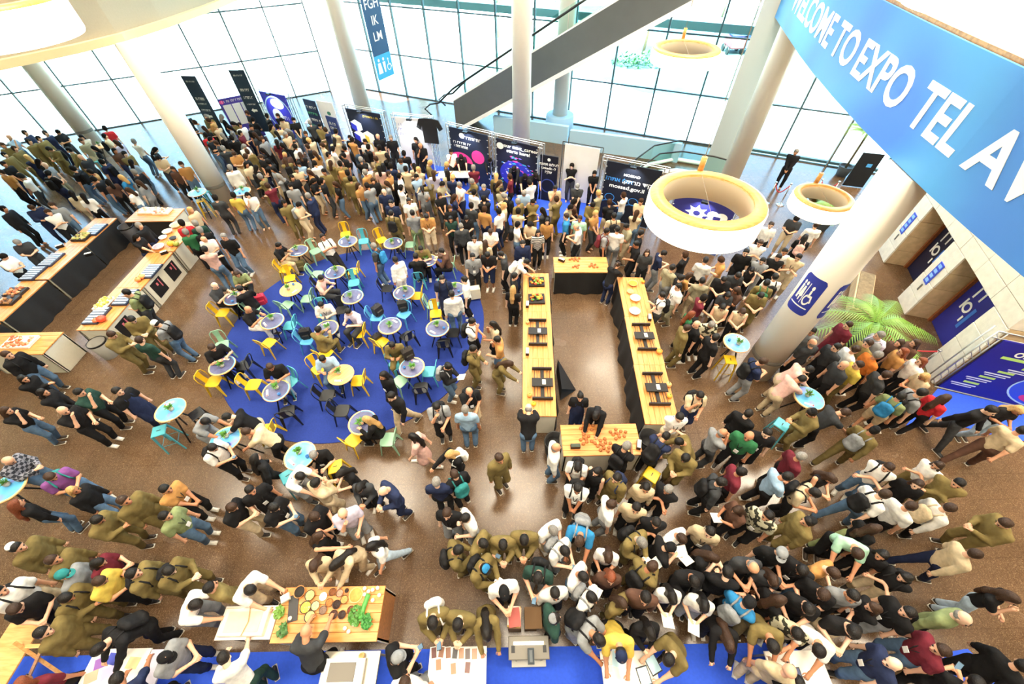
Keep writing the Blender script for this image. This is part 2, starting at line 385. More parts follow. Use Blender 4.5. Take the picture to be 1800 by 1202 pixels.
ring_lamp(5.55, 14.75, 5.9, 1.03, .36, 'glowing ring lamp hanging before the escalator and back glass')
ring_lamp(8.08, 9.33, 4.0, .71, .37, 'small glowing ring lamp right beside the white sign column', top=6.0)
ring_lamp(-8.4, 8.36, 8.25, 1.09, .5, 'glowing ring lamp in the corner before the cream bulkhead')
ring_lamp(5.62, 5.62, 8.88, 1.05, .45, 'glowing ring lamp overlapping the top edge of the blue banner')
# ---------------------------------------------------------------- escalators
E0 = Vector((-2.95, 24.05, 0)); ed = Vector((_d.x, _d.y, 0)).normalized(); en = Vector((-ed.y, ed.x, 0)); en = en if en.y > 0 else -en
def esc_pt(s, z, off=0.): p = E0 + ed * s + en * off; return (p.x, p.y, z)
M_ESC = mat('escalator_grey', '6B6F70', .45, metal=.35, noise=.05, scale=2); M_RAILB = mat('handrail_black', '17191B', .4); M_EDGE = mat('escalator_edge', 'F8F8F4', .4)
M_BAL = mat_glass('balustrade_glass', 'EEFAF7', .12); sl = .57
esc = empty('escalator', tuple(E0)); tag(esc, 'long grey escalator rising past the back glass wall', 'escalator')
def world_build(mb, name, m, parent):
    o = mb.build(name, m); o.parent = parent; o.matrix_parent_inverse = Matrix.Translation(parent.location).inverted(); return o
def esc_panel(off, th, z_lo, z_hi, s0, s1, m, name):
    P = [(s0, max(0, s0 * sl + z_lo)), (s1, s1 * sl + z_lo), (s1, s1 * sl + z_hi), (s0, s0 * sl + z_hi)]
    V = [esc_pt(s, z, off) for s, z in P] + [esc_pt(s, z, off + th) for s, z in P]
    world_build(MB().add(V, [(0, 1, 2, 3), (7, 6, 5, 4), (0, 4, 5, 1), (1, 5, 6, 2), (2, 6, 7, 3), (3, 7, 4, 0)]), name, m, esc)
for off in (0, 1.55):
    esc_panel(off, .12, 0.0, 1.42, 0, 16.5, M_ESC, 'side_panel'); esc_panel(off - .02, .16, -.2, 0.0, .4, 16.5, M_EDGE, 'edge_strip')
    esc_panel(off - .01, .14, 1.42, 1.48, 0, 16.5, M_EDGE, 'deck')
    for k in range(8): esc_panel(off + .05, .015, 1.49, 2.3, k * 2.06 + .02, (k + 1) * 2.06 - .02, M_BAL, 'glass_panel')
    world_build(MB().tube([esc_pt(-1.6, 1.05, off + .06), esc_pt(-2.0, .75, off + .06), esc_pt(-1.6, .48, off + .06)][::-1] + [esc_pt(-1.0, 1.2, off + .06), esc_pt(0, 2.0, off + .06), esc_pt(16.5, 16.5 * sl + 2.36, off + .06)], .05, 8), 'handrail', M_RAILB, esc)
M_STEP = mat('step_metal', '9A9D9E', .35, metal=.7)
stm = [esc_pt(0, 0, 0)]
for k in range(40):
    s = k * .4; c = esc_pt(s + .2, s * sl + .55, .83)
    world_build(MB().box(c, (.4, 1.3, .22), math.atan2(ed.y, ed.x)), 'step', M_STEP, esc)
# escalator going down, its curved handrails beside the round column
dn = empty('descending_escalator', tuple(W(1180, 275))); tag(dn, 'descending escalator with curved black handrails beside the low wall', 'escalator')
for k, (pa, z0) in enumerate((([(1085, 283), (1150, 256), (1195, 247), (1250, 255), (1290, 263)], 1.0), ([(1110, 285), (1160, 270), (1200, 266), (1255, 275), (1290, 284)], 1.0))):
    P = [W(x, y, z0) for x, y in pa]; P[0].z = .35
    Q = []
    for i in range(len(P) - 1):
        for t in (0, .33, .66): Q.append(P[i].lerp(P[i + 1], t))
    Q.append(P[-1])
    world_build(MB().tube(Q, .035, 7), 'handrail', M_RAILB, dn)
    V = []; Fs = []
    for i, q in enumerate(Q):
        V += [(q.x, q.y, q.z - .04), (q.x, q.y, .12), (q.x, q.y + .02, .12), (q.x, q.y + .02, q.z - .04)]
        if i: a = (i - 1) * 4; Fs += [(a, a + 1, a + 5, a + 4), (a + 3, a + 7, a + 6, a + 2)]
    world_build(MB().add(V, Fs), 'glass_panel', M_BAL, dn)
    world_build(MB().tube([Vector((q.x, q.y, .1)) for q in Q], .10, 6), 'skirt', M_EDGE, dn)
# ---------------------------------------------------------------- printed backdrops
M_TRUSS = mat('truss_aluminium', 'C9CDD0', .35, metal=.8)
def panel_frame(tl, tr, h, z0=0.):
    """panel standing on the floor whose upper corners are seen at tl / tr"""
    a = W(*tl, h); b = W(*tr, h); c = (a + b) / 2; L = (b - a).length; return c.x, c.y, L, math.atan2(b.y - a.y, b.x - a.x)
def backdrop(name, tl, tr, hreal, h, col, label, z0=.03, truss=True, cat='backdrop', rough=.6, th=.05):
    x, y, L, rz = panel_frame(tl, tr, hreal); root = empty(name, (x, y, 0), rz); tag(root, label, cat); root.scale = (1, 1, hreal / h)
    m = mat('print_' + col, col, rough, noise=.05, scale=1.5)
    MB().box((0, 0, (h + z0) / 2), (L, th, h - z0)).build('printed_sheet', m, root)
    if truss:
        t = MB()
        for s in (-1, 1):
            for dx, dy in ((0, 0), (.16, 0), (0, .16), (.16, .16)): t.tube([(s * (L / 2 + .05) + s * dx, .06 + dy, 0), (s * (L / 2 + .05) + s * dx, .06 + dy, h + .1)], .018, 5)
            for k in range(int(h / .3)): t.tube([(s * (L / 2 + .05), .06, k * .3), (s * (L / 2 + .21), .06, k * .3 + .3)], .01, 4)
        for dz, dy in ((.1, .06), (-.06, .06), (.1, .22)): t.tube([(-L / 2 - .2, dy, h + dz), (L / 2 + .2, dy, h + dz)], .018, 5)
        t.build('truss_frame', M_TRUSS, root)
        e = MB()
        n_ = int(h / .35)
        for s in (-1, 1):
            for k in range(n_): e.box((s * (L / 2 - .01), -th / 2 - .006, .3 + k * .35), (.05, .012, .03))
        e.build('tie_clips', mat('clip_white', 'F0F0F0', .5), root)
        MB().box((0, -.22, h + .02), (.22, .12, .09)).box((0, -.1, h + .06), (.03, .26, .03)).build('clip_lamp', M_RAILB, root)
        sp = bpy.data.lights.new('clip_lamp_light', 'SPOT'); sp.energy = 60; sp.spot_size = 1.7; sp.spot_blend = .8; sp.color = (.85, .92, 1)
        so = bpy.data.objects.new('clip_lamp_light', sp); COL.objects.link(so); so.parent = root; so.location = (0, -.45, h + .05); so.rotation_euler = (math.radians(28), 0, 0)
    root['L'] = L; root['H'] = h
    return root
def put_text(root, txt, x, z, size, col='F6F7F2', off=.004, y=-.03, name='lettering', sx=1.):
    m = mat('ink_' + col, col, .6); me = text_mesh(txt, size, .002, off, 'CENTER', m)
    o = O(name, me, root, (x, y, z)); o.rotation_euler = (math.pi / 2, 0, 0); o.scale = (sx, 1, 1); return o
def put_shape(root, poly, col, name='printed_shape', y=-.028, em=0.):
    """flat print: polygon in (x, z) on the sheet"""
    n = len(poly); mb = MB().add([(px, y, pz) for px, pz in poly] + [(px, y + .004, pz) for px, pz in poly], [tuple(range(n)), tuple(reversed(range(n, 2 * n)))])
    return mb.build(name, mat('ink_' + col, col, .6), root)
def disc(cx, cz, rx, rz=None, n=28, a0=0., a1=2 * math.pi):
    rz = rz or rx; full = abs(a1 - a0 - 2 * math.pi) < 1e-3; k = n if full else n + 1
    return [(cx + rx * math.cos(a0 + (a1 - a0) * i / n), cz + rz * math.sin(a0 + (a1 - a0) * i / n)) for i in range(k)]
def ring(cx, cz, r, w, rz=None, n=36, a0=0., a1=2 * math.pi):
    return disc(cx, cz, r, rz, n, a0, a1 - 1e-2) + list(reversed(disc(cx, cz, r - w, (rz or r) - w, n, a0, a1 - 1e-2)))
def rect(x, z, w, h): return [(x - w / 2, z - h / 2), (x + w / 2, z - h / 2), (x + w / 2, z + h / 2), (x - w / 2, z + h / 2)]
def bars(root, x, z, w, h, n, col='F6F7F2', y=-.029):
    """lettering too small to read: a row of letter-sized strokes"""
    m = mat('ink_' + col, col, .6); mb = MB(); c = w / n; q = random.Random(int(abs(x * 977 + z * 131) * 100))
    for i in range(n):
        a = x - w / 2 + c * (i + .5); k = q.choice((0, 1, 2))
        mb.box((a - c * .3, y, z), (c * .16, .004, h))
        if k: mb.box((a, y, z + h * .42), (c * .7, .004, h * .18))
        if k == 1: mb.box((a + c * .28, y, z), (c * .16, .004, h))
    return mb.build('lettering', m, root)
# pink circles
b = backdrop('printed_backdrop', (789, 222), (857, 238), 2.4, 3.0, '152038', 'dark navy backdrop with pink circles and white lettering beside the escalator foot')
L = b['L']; put_shape(b, disc(-L * .25, 1.25, .62, .5), 'F0378F'); put_shape(b, disc(-L * .02, .95, .32, .3), '152038', y=-.034); put_shape(b, disc(L * .22, 1.72, .33, .36), 'F0378F'); put_shape(b, disc(L * .12, .62, .22), 'F0378F')
put_shape(b, disc(-L * .17, 2.68, .14), 'F6F7F2'); bars(b, L * .1, 2.62, .9, .14, 7); bars(b, -L * .18, 2.28, .95, .12, 9); bars(b, -L * .22, 2.08, .75, .12, 8)
# career swirl
b = backdrop('printed_backdrop', (872, 242), (945, 258), 2.3, 2.9, '14162C', 'dark backdrop with glowing coloured swirl and career lettering'); L = b['L']
put_shape(b, disc(-L * .4, 2.55, .17), 'F6F7F2'); put_text(b, 'your next_career', L * .08, 2.62, .24); put_text(b, 'starts here!', L * .05, 2.38, .24)
rr = random.Random(4)
put_shape(b, disc(.0, 1.15, .8, .75), '2B2FB0', y=-.027); put_shape(b, ring(0.05, 1.1, .42, .06), 'C878F0'); put_shape(b, disc(.05, 1.1, .34), '1B2A8C', y=-.03)
for k in range(70):
    a = rr.uniform(0, 6.28); q = rr.uniform(.5, 1.25); cx = q * math.cos(a) * L * .36; cz = 1.15 + q * math.sin(a) * .8
    if .1 < cz < 2.2 and abs(cx) < L * .46: put_shape(b, [(cx + .09 * math.cos(a + t) * (1 if i % 2 else .5), cz + .03 * math.sin(a + t)) for i, t in enumerate((0, 1.6, 3.1, 4.7))], rr.choice(['4FA8F0', 'F04FA0', '7A6BF5', 'F2F0FF', '39D0E0']), y=-.031)
# roll-up
b = backdrop('roll_up_banner', (950, 271), (982, 276), 2.0, 2.1, '10121E', 'slim black roll-up banner with white lettering and a dark ring', truss=False, cat='banner'); L = b['L']
put_shape(b, disc(0, 1.93, .07), 'F6F7F2'); put_text(b, he('לצילום תמונת'), 0, 1.72, .15); put_text(b, 'LinkedIn -' + he('ל'), 0, 1.55, .14); put_text(b, he('שלך!'), 0, 1.38, .15)
put_shape(b, ring(0, .75, .32, .05), '3E4C8C')
# white photo screen
b = backdrop('photo_screen', (994, 252), (1055, 262), 2.4, 2.9, 'F1EFEA', 'plain white hanging photo screen on a black stand', truss=False, cat='screen'); L = b['L']
f = MB()
for s in (-1, 1): f.tube([(s * (L / 2 + .12), .05, 0), (s * (L / 2 + .12), .05, 2.95)], .02, 6)
f.tube([(-L / 2 - .12, .05, 2.95), (L / 2 + .12, .05, 2.95)], .02, 6).build('stand', M_RAILB, b)
# mossad-like text backdrop
b = backdrop('printed_backdrop', (1068, 282), (1165, 301), 2.4, 3.0, '0F1626', 'black backdrop with blue and white Hebrew lettering and outlined heads', cat='backdrop'); L = b['L']
put_text(b, he('אולי אתה?'), -L * .22, 2.2, .26, '3E8FE0'); put_text(b, he('תפקיד מרתק,'), L * .2, 2.2, .26); put_text(b, 'mossad.gov.il', -L * .05, 1.88, .26); put_text(b, 'MOSSAD', 0, 2.5, .16)
for cx in (-.7, .25):
    put_shape(b, ring(cx, 1.25, .2, .025), '3E8FE0'); put_shape(b, ring(cx, .72, .42, .025, .38, 36, 0, math.pi), '3E8FE0')
# navy backdrop seen through the ring lamp
b = backdrop('printed_backdrop', (1190, 338), (1296, 366), 2.0, 2.6, '2A2A72', 'navy backdrop with white flower emblem seen through the large ring lamp'); L = b['L']
fl = []
for k in range(24): a = 2 * math.pi * k / 24; q = .42 if k % 3 == 0 else .26; fl.append((-.15 + q * math.cos(a), 1.9 + q * math.sin(a)))
put_shape(b, fl, 'EFEDE8'); put_shape(b, disc(-.15, 1.9, .12), '2A2A72', y=-.033)
for k in range(4): put_shape(b, disc(.55 + .2 * math.cos(k * 1.57 + .78), 1.85 + .2 * math.sin(k * 1.57 + .78), .2), 'EFEDE8', y=-.029 - .0005 * k)
put_shape(b, rect(.55, 1.85, .24, .24), '2A2A72', y=-.034)
# cubes
b = backdrop('printed_backdrop', (607, 190), (667, 200), 2.4, 3.0, '121C33', 'dark navy backdrop with white, blue and yellow cubes'); L = b['L']
bars(b, L * .22, 2.72, .9, .1, 9, 'E8C84A')
def cube(cx, cz, s, top, side):
    put_shape(b, [(cx - s * .87, cz + s * .5), (cx, cz), (cx + s * .87, cz + s * .5), (cx, cz + s)], top); put_shape(b, [(cx - s * .87, cz + s * .5), (cx, cz), (cx, cz - s), (cx - s * .87, cz - s * .5)], side); put_shape(b, [(cx, cz), (cx + s * .87, cz + s * .5), (cx + s * .87, cz - s * .5), (cx, cz - s)], top, y=-.03)
for cx, cz, t, s in ((-L * .3, 2.1, 'E8EEF6', '2B35C8'), (-L * .28, 1.5, 'E8EEF6', '2B35C8'), (.0, 1.55, 'F0F0E0', 'E8C84A'), (L * .02, .95, 'C8B890', 'A89868'), (L * .24, 1.1, 'DCE8F4', '2B35C8'), (L * .05, .35, '2B35C8', '2026A0')): cube(cx, cz, .36, t, s)
# white checker
b = backdrop('printed_backdrop', (694, 205), (751, 210), 2.5, 3.0, 'E4E8F2', 'white backdrop with blue squares, black shirt hung on its corner'); L = b['L']
for i, (cx, cz) in enumerate(((.12, 1.15), (.36, .9), (.36, .4), (.12, .65))): put_shape(b, rect(cx * L, cz, L * .24, .48), '3A56C8' if i % 2 == 0 else 'CFDCEC')
for k in range(3): bars(b, -L * .28, 2.65 - .25 * k, .5 + .12 * k, .12, 4 + k, '8A8FC0')
t = tag(MB().prism([(-.45, .1), (-.62, -.25), (-.45, -.35), (-.34, -.15), (-.34, -.9), (.34, -.9), (.34, -.15), (.45, -.35), (.62, -.25), (.45, .1), (.15, .14), (-.15, .14)], -.03, .03).build('hanging_shirt', mat('shirt_black', '17181C', .8, noise=.1)), 'black T-shirt hanging at the corner of the white backdrop', 'shirt')
_x, _y, _L, _r = panel_frame((694, 205), (751, 210), 2.5)
t.location = (_x + math.cos(_r) * (L / 2 + .1) + math.sin(_r) * .12, _y + math.sin(_r) * (L / 2 + .1) - math.cos(_r) * .12, 2.45); t.rotation_euler = (math.pi / 2, 0, _r)
# oval blue
b = backdrop('printed_backdrop', (455, 160), (500, 168), 2.2, 2.7, '3A3CC4', 'bright blue backdrop with a white oval swirl'); L = b['L']
put_shape(b, ring(.0, 1.5, .9, .07, 1.05), 'BFE4F4'); put_shape(b, disc(.1, 2.1, .45, .3), 'F4F8FF'); put_shape(b, disc(-.15, 1.35, .35, .45), 'E4EEF8', y=-.031); bars(b, .4, 1.3, .5, .2, 4)
# green list
b = backdrop('printed_backdrop', (532, 173), (553, 178), 2.0, 2.6, '1D2C4C', 'narrow navy backdrop with white and green list lettering', truss=False); L = b['L']
for k in range(4): bars(b, 0, 2.15 - k * .4, .8, .14, 6, 'F6F7F2' if k % 2 == 0 else '5BC08A')
b = backdrop('printed_backdrop', (555, 176), (584, 181), 2.0, 2.6, 'EDEFF4', 'narrow white backdrop with one small green mark', truss=False); put_shape(b, disc(.1, 1.9, .12), '3E7A6A')
t_ = backdrop('tilted_sign', (572, 203), (590, 208), 1.4, 1.5, '2E3F7C', 'small navy sign leaning before the white backdrop', truss=False, cat='sign', z0=.2)
bars(t_, 0, 1.15, .5, .14, 4); bars(t_, 0, .9, .5, .14, 4)
# info board
b = backdrop('notice_board', (382, 175), (434, 165), 2.1, 2.5, '4A3FA8', 'violet notice board with three white sheets and Hebrew heading', truss=False, cat='board'); L = b['L']
for k in (-1, 0, 1): put_shape(b, rect(k * L * .3, 1.55, L * .27, 1.2), 'F4F6FA')
bars(b, .05, 2.32, 1.3, .12, 12); put_shape(b, disc(-L * .42, 2.32, .1), 'F04FA0'); bars(b, 0, .5, .8, .26, 4)
# hanging flags by the left glass
def hang_sign(name, tl, tr, ztop, h, col, label, lines, low=None):
    a = W(*tl, ztop); c = W(*tr, ztop); m_ = (a + c) / 2; L = (c - a).length
    root = empty(name, (m_.x, m_.y, ztop - h), math.atan2(c.y - a.y, c.x - a.x)); tag(root, label, 'sign')
    MB().box((0, 0, h / 2), (L, .03, h)).build('printed_sheet', mat('print_' + col, col, .6), root)
    if low: MB().box((0, -.002, h * .14), (L, .032, h * .28)).build('lower_sheet', mat('print_' + low, low, .6), root)
    t = MB()
    for s in (-1, 1): t.tube([(s * L * .45, 0, h), (s * L * .45, 0, h + 13 - ztop)], .008, 4)
    t.build('suspension_wire', M_WIRE, root)
    for txt, z, sz in lines:
        if txt == '#': bars(root, 0, z * h, L * .62, sz * L * .5, 6)
        elif txt == '<': put_shape(root, [(-.16, z * h), (-.02, z * h - .11), (-.02, z * h - .05), (.16, z * h - .05), (.16, z * h + .05), (-.02, z * h + .05), (-.02, z * h + .11)], 'F6F7F2', 'arrow', -.02)
        else: put_text(root, txt, 0, z * h, sz * L, y=-.02)
    root['L'] = L
    return root
hang_sign('hanging_sign', (317, 133), (343, 134), 3.3, 2.9, '1B3046', 'hanging dark blue sign panel nearest the white column', (('#', .66, .3), ('#', .58, .17), ('#', .48, .22), ('<', .38, .3), ('#', .92, .16)))
hang_sign('hanging_sign', (401, 123), (428, 123), 3.3, 2.9, '1B3046', 'hanging dark blue sign panel above the violet notice board', (('#', .70, .3), ('#', .58, .3), ('#', .47, .15), ('<', .37, .3), ('#', .92, .16)))
hs = hang_sign('hanging_sign', (628, -22), (660, -30), 6.6, 3.2, '27507A', 'hanging blue directory sign with FGH IK LM letters', (('FGH', .82, .42), ('IK', .65, .42), ('LM', .48, .42)), low='3FAEDD')
for k, cx in enumerate((-.28, 0.)):
    put_shape(hs, disc(cx * hs['L'], .72, .06), 'F6F7F2', y=-.03); put_shape(hs, [(cx * hs['L'] - .09, .62), (cx * hs['L'] + .09, .62), (cx * hs['L'] + (.04 if k else .14), .22), (cx * hs['L'] - (.04 if k else .14), .22)], 'F6F7F2', y=-.03)
def wheelchair(root, cx, cz, s, y, col='F6F7F2'):
    put_shape(root, disc(cx - .02 * s, cz + .42 * s, .085 * s), col, 'wheelchair_symbol', y)
    put_shape(root, [(cx - .06 * s, cz + .32 * s), (cx + .03 * s, cz + .32 * s), (cx + .05 * s, cz + .05 * s), (cx + .22 * s, cz + .05 * s), (cx + .34 * s, cz - .22 * s), (cx + .25 * s, cz - .26 * s), (cx + .15 * s, cz - .04 * s), (cx - .04 * s, cz - .04 * s)], col, 'wheelchair_symbol', y)
    put_shape(root, ring(cx - .02 * s, cz - .18 * s, .26 * s, .07 * s, None, 24, math.radians(110), math.radians(350)), col, 'wheelchair_symbol', y)
wheelchair(hs, hs['L'] * .28, .45, .5, -.03)
# curved sign stickers wrapped round the column
def column_sign(cx, cy, r, az, half, z0, z1, label, flip=1):
    root = empty('column_sign', (cx, cy, 0)); tag(root, label, 'sign')
    def wrap(polys, col, name, off, n=1):
        m = mat('ink_' + col, col, .5); mb = MB()
        for poly in polys:
            mb.add([(math.cos(az + x / r) * (r + off), math.sin(az + x / r) * (r + off), z) for x, z in poly], [tuple(range(len(poly)))])
        return mb.build(name, m, root)
    w = half * r; zc = (z0 + z1) / 2; hh = (z1 - z0) / 2; N_ = 14; cr_ = .09
    V = []; Fs = []
    for i in range(N_ + 1):
        x = -w + 2 * w * i / N_; e = max(0, abs(x) - (w - cr_)); dz = cr_ - math.sqrt(max(cr_ ** 2 - e ** 2, 0))
        V += [(math.cos(az + x / r) * (r + .006), math.sin(az + x / r) * (r + .006), z) for z in (z0 + dz, z1 - dz)]
        if i: Fs.append((2 * i - 2, 2 * i, 2 * i + 1, 2 * i - 1))
    MB().add(V, Fs, 0, True).build('blue_sheet', mat('sign_blue', '2B3AA0', .45), root)
    def q(x, z): return (flip * x * w, zc + z * hh)
    s_ = hh * .75
    P = []
    P.append([q(*p) for p in disc(-.62, .55, .10, .10)]); P.append([q(*p) for p in rect(-.62, .05, .2, .75)])       # man
    P.append([q(*p) for p in disc(-.34, .55, .10, .10)]); P.append([q(*p) for p in ((-.42, .4), (-.26, .4), (-.16, -.15), (-.52, -.15))]); P.append([q(*p) for p in rect(-.34, -.25, .12, .25)])
    P.append([q(*p) for p in rect(-.08, .1, .06, 1.1)])
    P.append([q(*p) for p in disc(.3, .48, .11, .11)]); P.append([q(*p) for p in ((.22, .36), (.36, .36), (.38, .12), (.56, .12), (.7, -.22), (.6, -.28), (.48, 0.), (.24, 0.))])
    for k in range(10):
        a0 = math.radians(110 + 24 * k); a1 = math.radians(110 + 24 * (k + 1))
        P.append([q(.3 + .3 * math.cos(a0), -.15 + .3 * math.sin(a0)), q(.3 + .3 * math.cos(a1), -.15 + .3 * math.sin(a1)), q(.3 + .2 * math.cos(a1), -.15 + .2 * math.sin(a1)), q(.3 + .2 * math.cos(a0), -.15 + .2 * math.sin(a0))])
    for k in range(8): x_ = -.85 + 1.6 * k / 8; P.append([q(x_, -.62), q(x_ + .2, -.62), q(x_ + .2, -.56), q(x_, -.56)])
    wrap(P, 'F6F7F2', 'symbols', .010)
    return root
_ca = math.atan2(-6.79, -7.13)
column_sign(7.13, 6.79, .42, _ca - .36, .62, 2.6, 3.65, 'blue wheelchair and toilet sign wrapped on the column front', 1)
column_sign(7.13, 6.79, .42, _ca + 1.45, .62, 2.6, 3.65, 'blue sign wrapped round the shaded side of the column', 1)
# poster doors in the stone wall
M_DOORW = mat_wood('door_frame_wood', '9A5A30', '7A4220', 3.)
def poster_door(name, x0, x1, col, label, shapes):
    root = empty(name, (0, 0, 0)); root.parent = sw; root['label'] = label
    MB().box(((x0 + x1) / 2, -.76, 1.15), (x1 - x0, .05, 2.28)).build('poster', mat('print_' + col, col, .5, noise=.2, scale=1.2), root)
    f = MB().box((x0 + .035, -.68, 1.14), (.07, .1, 2.27)).box((x1 - .035, -.68, 1.14), (.07, .1, 2.27)).box(((x0 + x1) / 2, -.68, 2.25), (x1 - x0, .1, .07))
    f.build('door_frame', M_DOORW, root)
    c = (x0 + x1) / 2
    def pv(poly, col_):
        n = len(poly); MB().add([(c - px, -.725, pz) for px, pz in poly], [tuple(range(n))]).build('printed_shape', mat('ink_' + col_, col_, .6), root)
    for poly, col_ in shapes: pv(poly, col_)
    for poly in (rect(-.30, 1.62, .07, .34), rect(-.46, 1.76, .3, .07), rect(-.58, 1.58, .07, .4), ring(-.42, 1.12, .17, .07), rect(-.62, 1.12, .07, .36), rect(-.26, .82, .07, .2)): pv(poly, 'F6F7F2')
    return root
def star(cx, cz, s): return [(cx + (s if k % 2 == 0 else s * .38) * math.cos(k * .785), cz + (s if k % 2 == 0 else s * .38) * math.sin(k * .785)) for k in range(8)]
poster_door('door_1', .20, 2.18, '2A2F96', 'door covered by a blue poster with a row of white figures', [(star(.55, .45 + .36 * k, .13), 'E8E8F4') for k in range(5)] + [(rect(-.12, .95, .12, .7), '3E7AD8'), (rect(.3, 1.15, .04, 2.2), '1A1E60')])
poster_door('door_2', 3.06, 4.98, '161A3C', 'door covered by a dark poster with blue streaks', [(star(.5, 1.5, .22), '4A6AF0'), (star(.55, .7, .16), '6A8AF0'), (rect(-.1, 1.1, .1, .5), '3E7AD8'), (rect(.3, 1.15, .04, 2.2), '0C0E28')])
for x_ in (2.62, 5.42):
    g = MB()
    root = empty('wall_sign', (0, 0, 0)); root.parent = None
    p = sw.matrix_world if False else None
    root.location = (swA.x + _sd.x * x_, swA.y + _sd.y * x_, 0); root.rotation_euler = (0, 0, _srz)
    tag(root, 'small blue glowing pictogram sign on the %s stone pier' % ('middle' if x_ < 3 else 'far'), 'sign')
    MB().box((0, .012, 1.4), (.26, .02, .72)).build('sign_plate', mat('sign_plate_blue', '3550D0', .4), root)
    for k in range(4): MB().box((0, .024, 1.15 + k * .17), (.16, .008, .1)).build('pictogram', mat('ink_8FC0FF', '8FC0FF', .5), root)
    MB().box((.0, .012, .85), (.06, .02, .22)).build('plaque', M_RING, root)
# backdrop by the right edge
pa = Vector((11.92, 6.08)); pb = Vector((14.9, 4.93)); pc = (pa + pb) / 2; pL = (pb - pa).length; pr_ = math.atan2(pb.y - pa.y, pb.x - pa.x)
bo = empty('printed_backdrop', (pc.x, pc.y, 0), pr_); tag(bo, 'deep blue backdrop with light swirl and ono lettering against the stone wall', 'backdrop')
MB().box((0, 0, 1.02), (pL, .05, 2.0)).build('printed_sheet', mat('print_1E1E9A', '1E1E9A', .5, noise=.12, scale=1.2), bo)
t = MB()
for dx, dy in ((0, 0), (.2, 0), (0, .2), (.2, .2)): t.tube([(-pL / 2 - .04 - dx, .05 + dy, 0), (-pL / 2 - .04 - dx, .05 + dy, 2.2)], .02, 6)
for k in range(9): t.tube([(-pL / 2 - .04, .05, k * .24), (-pL / 2 - .24, .05, k * .24 + .24)], .011, 4)
for dz in (0, -.2): t.tube([(-pL / 2 - .24, .05, 2.2 + dz), (pL / 2 + .2, .05, 2.2 + dz)], .02, 6)
t.tube([(-pL / 2 - .1, -.03, .03), (pL / 2, -.03, .03)], .02, 5); t.build('truss_frame', M_TRUSS, bo)
put_text(bo, 'ono', -pL * .27, 1.72, .36); put_shape(bo, rect(-pL * .27, 1.52, .85, .09), 'B8E07A')
for k, (x_, z_) in enumerate(((-.40, .42), (-.36, .72), (-.30, 1.0), (-.20, 1.24))): put_shape(bo, rect(x_ * pL + .12, z_ + .05, .34, .07), 'B8E07A'); put_shape(bo, rect(x_ * pL + .02, z_ - .06, .55, .04), 'DDE6FF'); put_shape(bo, rect(x_ * pL + .02, z_ - .13, .45, .03), 'DDE6FF')
put_shape(bo, disc(pL * .16, .72, .95, .62), '2E52F0', y=-.027); put_shape(bo, ring(pL * .16, .72, .97, .04, .64), 'A8D0FF'); put_shape(bo, disc(pL * .2, .4, .7, .22), 'D23AA0', y=-.030); put_shape(bo, disc(pL * .25, .85, .5, .35), '5FA8FF', y=-.031)
# ---------------------------------------------------------------- outside: trees, fence, parked carts
M_BARK = mat('bark', '7A6A50', .9, noise=.3, scale=12); M_LEAF = mat('leaf_green', '3F7040', .6, noise=.35, scale=4)
def tree(x, y, h, rad, label, n=420, seed=1):
    root = empty('tree', (x, y, -.32)); tag(root, label, 'tree', 'trees outside the back glass wall'); q = random.Random(seed)
    t = MB().tube([(0, 0, 0), (.1, 0, h * .35), (.05, .1, h * .7)], .13, 7, r2=.05)
    for k in range(5): a = k * 1.3; t.tube([(.05, .05, h * .45), (math.cos(a) * rad * .6, math.sin(a) * rad * .6, h * .75)], .05, 5, r2=.02)
    t.build('trunk', M_BARK, root)
    lf = MB()
    for k in range(n):
        a = q.uniform(0, 6.28); u = q.random() ** .4; ph = math.acos(q.uniform(-1, 1)); p = Vector((math.sin(ph) * math.cos(a) * rad * u, math.sin(ph) * math.sin(a) * rad * u, h * .75 + math.cos(ph) * rad * .75 * u))
        s = q.uniform(.12, .26); d = Vector((q.uniform(-1, 1), q.uniform(-1, 1), q.uniform(-.6, .6))).normalized(); e = d.cross(Vector((.3, .2, 1))).normalized()
        lf.add([p - d * s, p + e * s * .45, p + d * s, p - e * s * .45], [(0, 1, 2, 3)])
    f = lf.build('foliage', M_LEAF, root); f['kind'] = 'stuff'
def out_at(px, py): v = W(px, py, -.3); return v.x, v.y
for i, (px, py, h, rd, lb) in enumerate(((875, 66, 5.0, 2.4, 'light green young tree outside beyond the round columns'), (990, 60, 5.5, 2.8, 'leafy green tree outside behind the escalator handrail'), (1130, 95, 4.4, 1.6, 'slim green tree planted in a bed outside the glass'), (1270, 30, 6, 3.0, 'broad dark tree outside above the small ring lamp'), (1392, 26, 6, 3.0, 'broad tree outside next to the flat pilaster'), (725, 30, 6, 2.8, 'pale tree far outside behind the exterior columns'))):
    tree(*out_at(px, py), h, rd, lb, seed=i + 3)
_pb = out_at(1130, 112); bush = MB(); q = random.Random(9)
for k in range(500):
    a = q.uniform(0, 6.28); u = q.random() ** .5; p = Vector((math.cos(a) * 2.6 * u, math.sin(a) * 1.3 * u, q.uniform(.0, .6))); s = q.uniform(.1, .22); d = Vector((q.uniform(-1, 1), q.uniform(-1, 1), q.uniform(-.4, .8))).normalized(); e = d.cross(Vector((.3, .2, 1))).normalized()
    bush.add([p - d * s, p + e * s * .5, p + d * s, p - e * s * .5], [(0, 1, 2, 3)])
bo2 = bush.build('low_shrubs', M_LEAF, None, (_pb[0], _pb[1], -.32)); tag(bo2, 'low green shrubs in the planting bed outside', 'shrubs', kind='stuff')
fr_ = empty('picket_fence', (*out_at(1300, 45), -.32), _rz); tag(fr_, 'pale blue picket fence outside beyond the trees', 'fence')
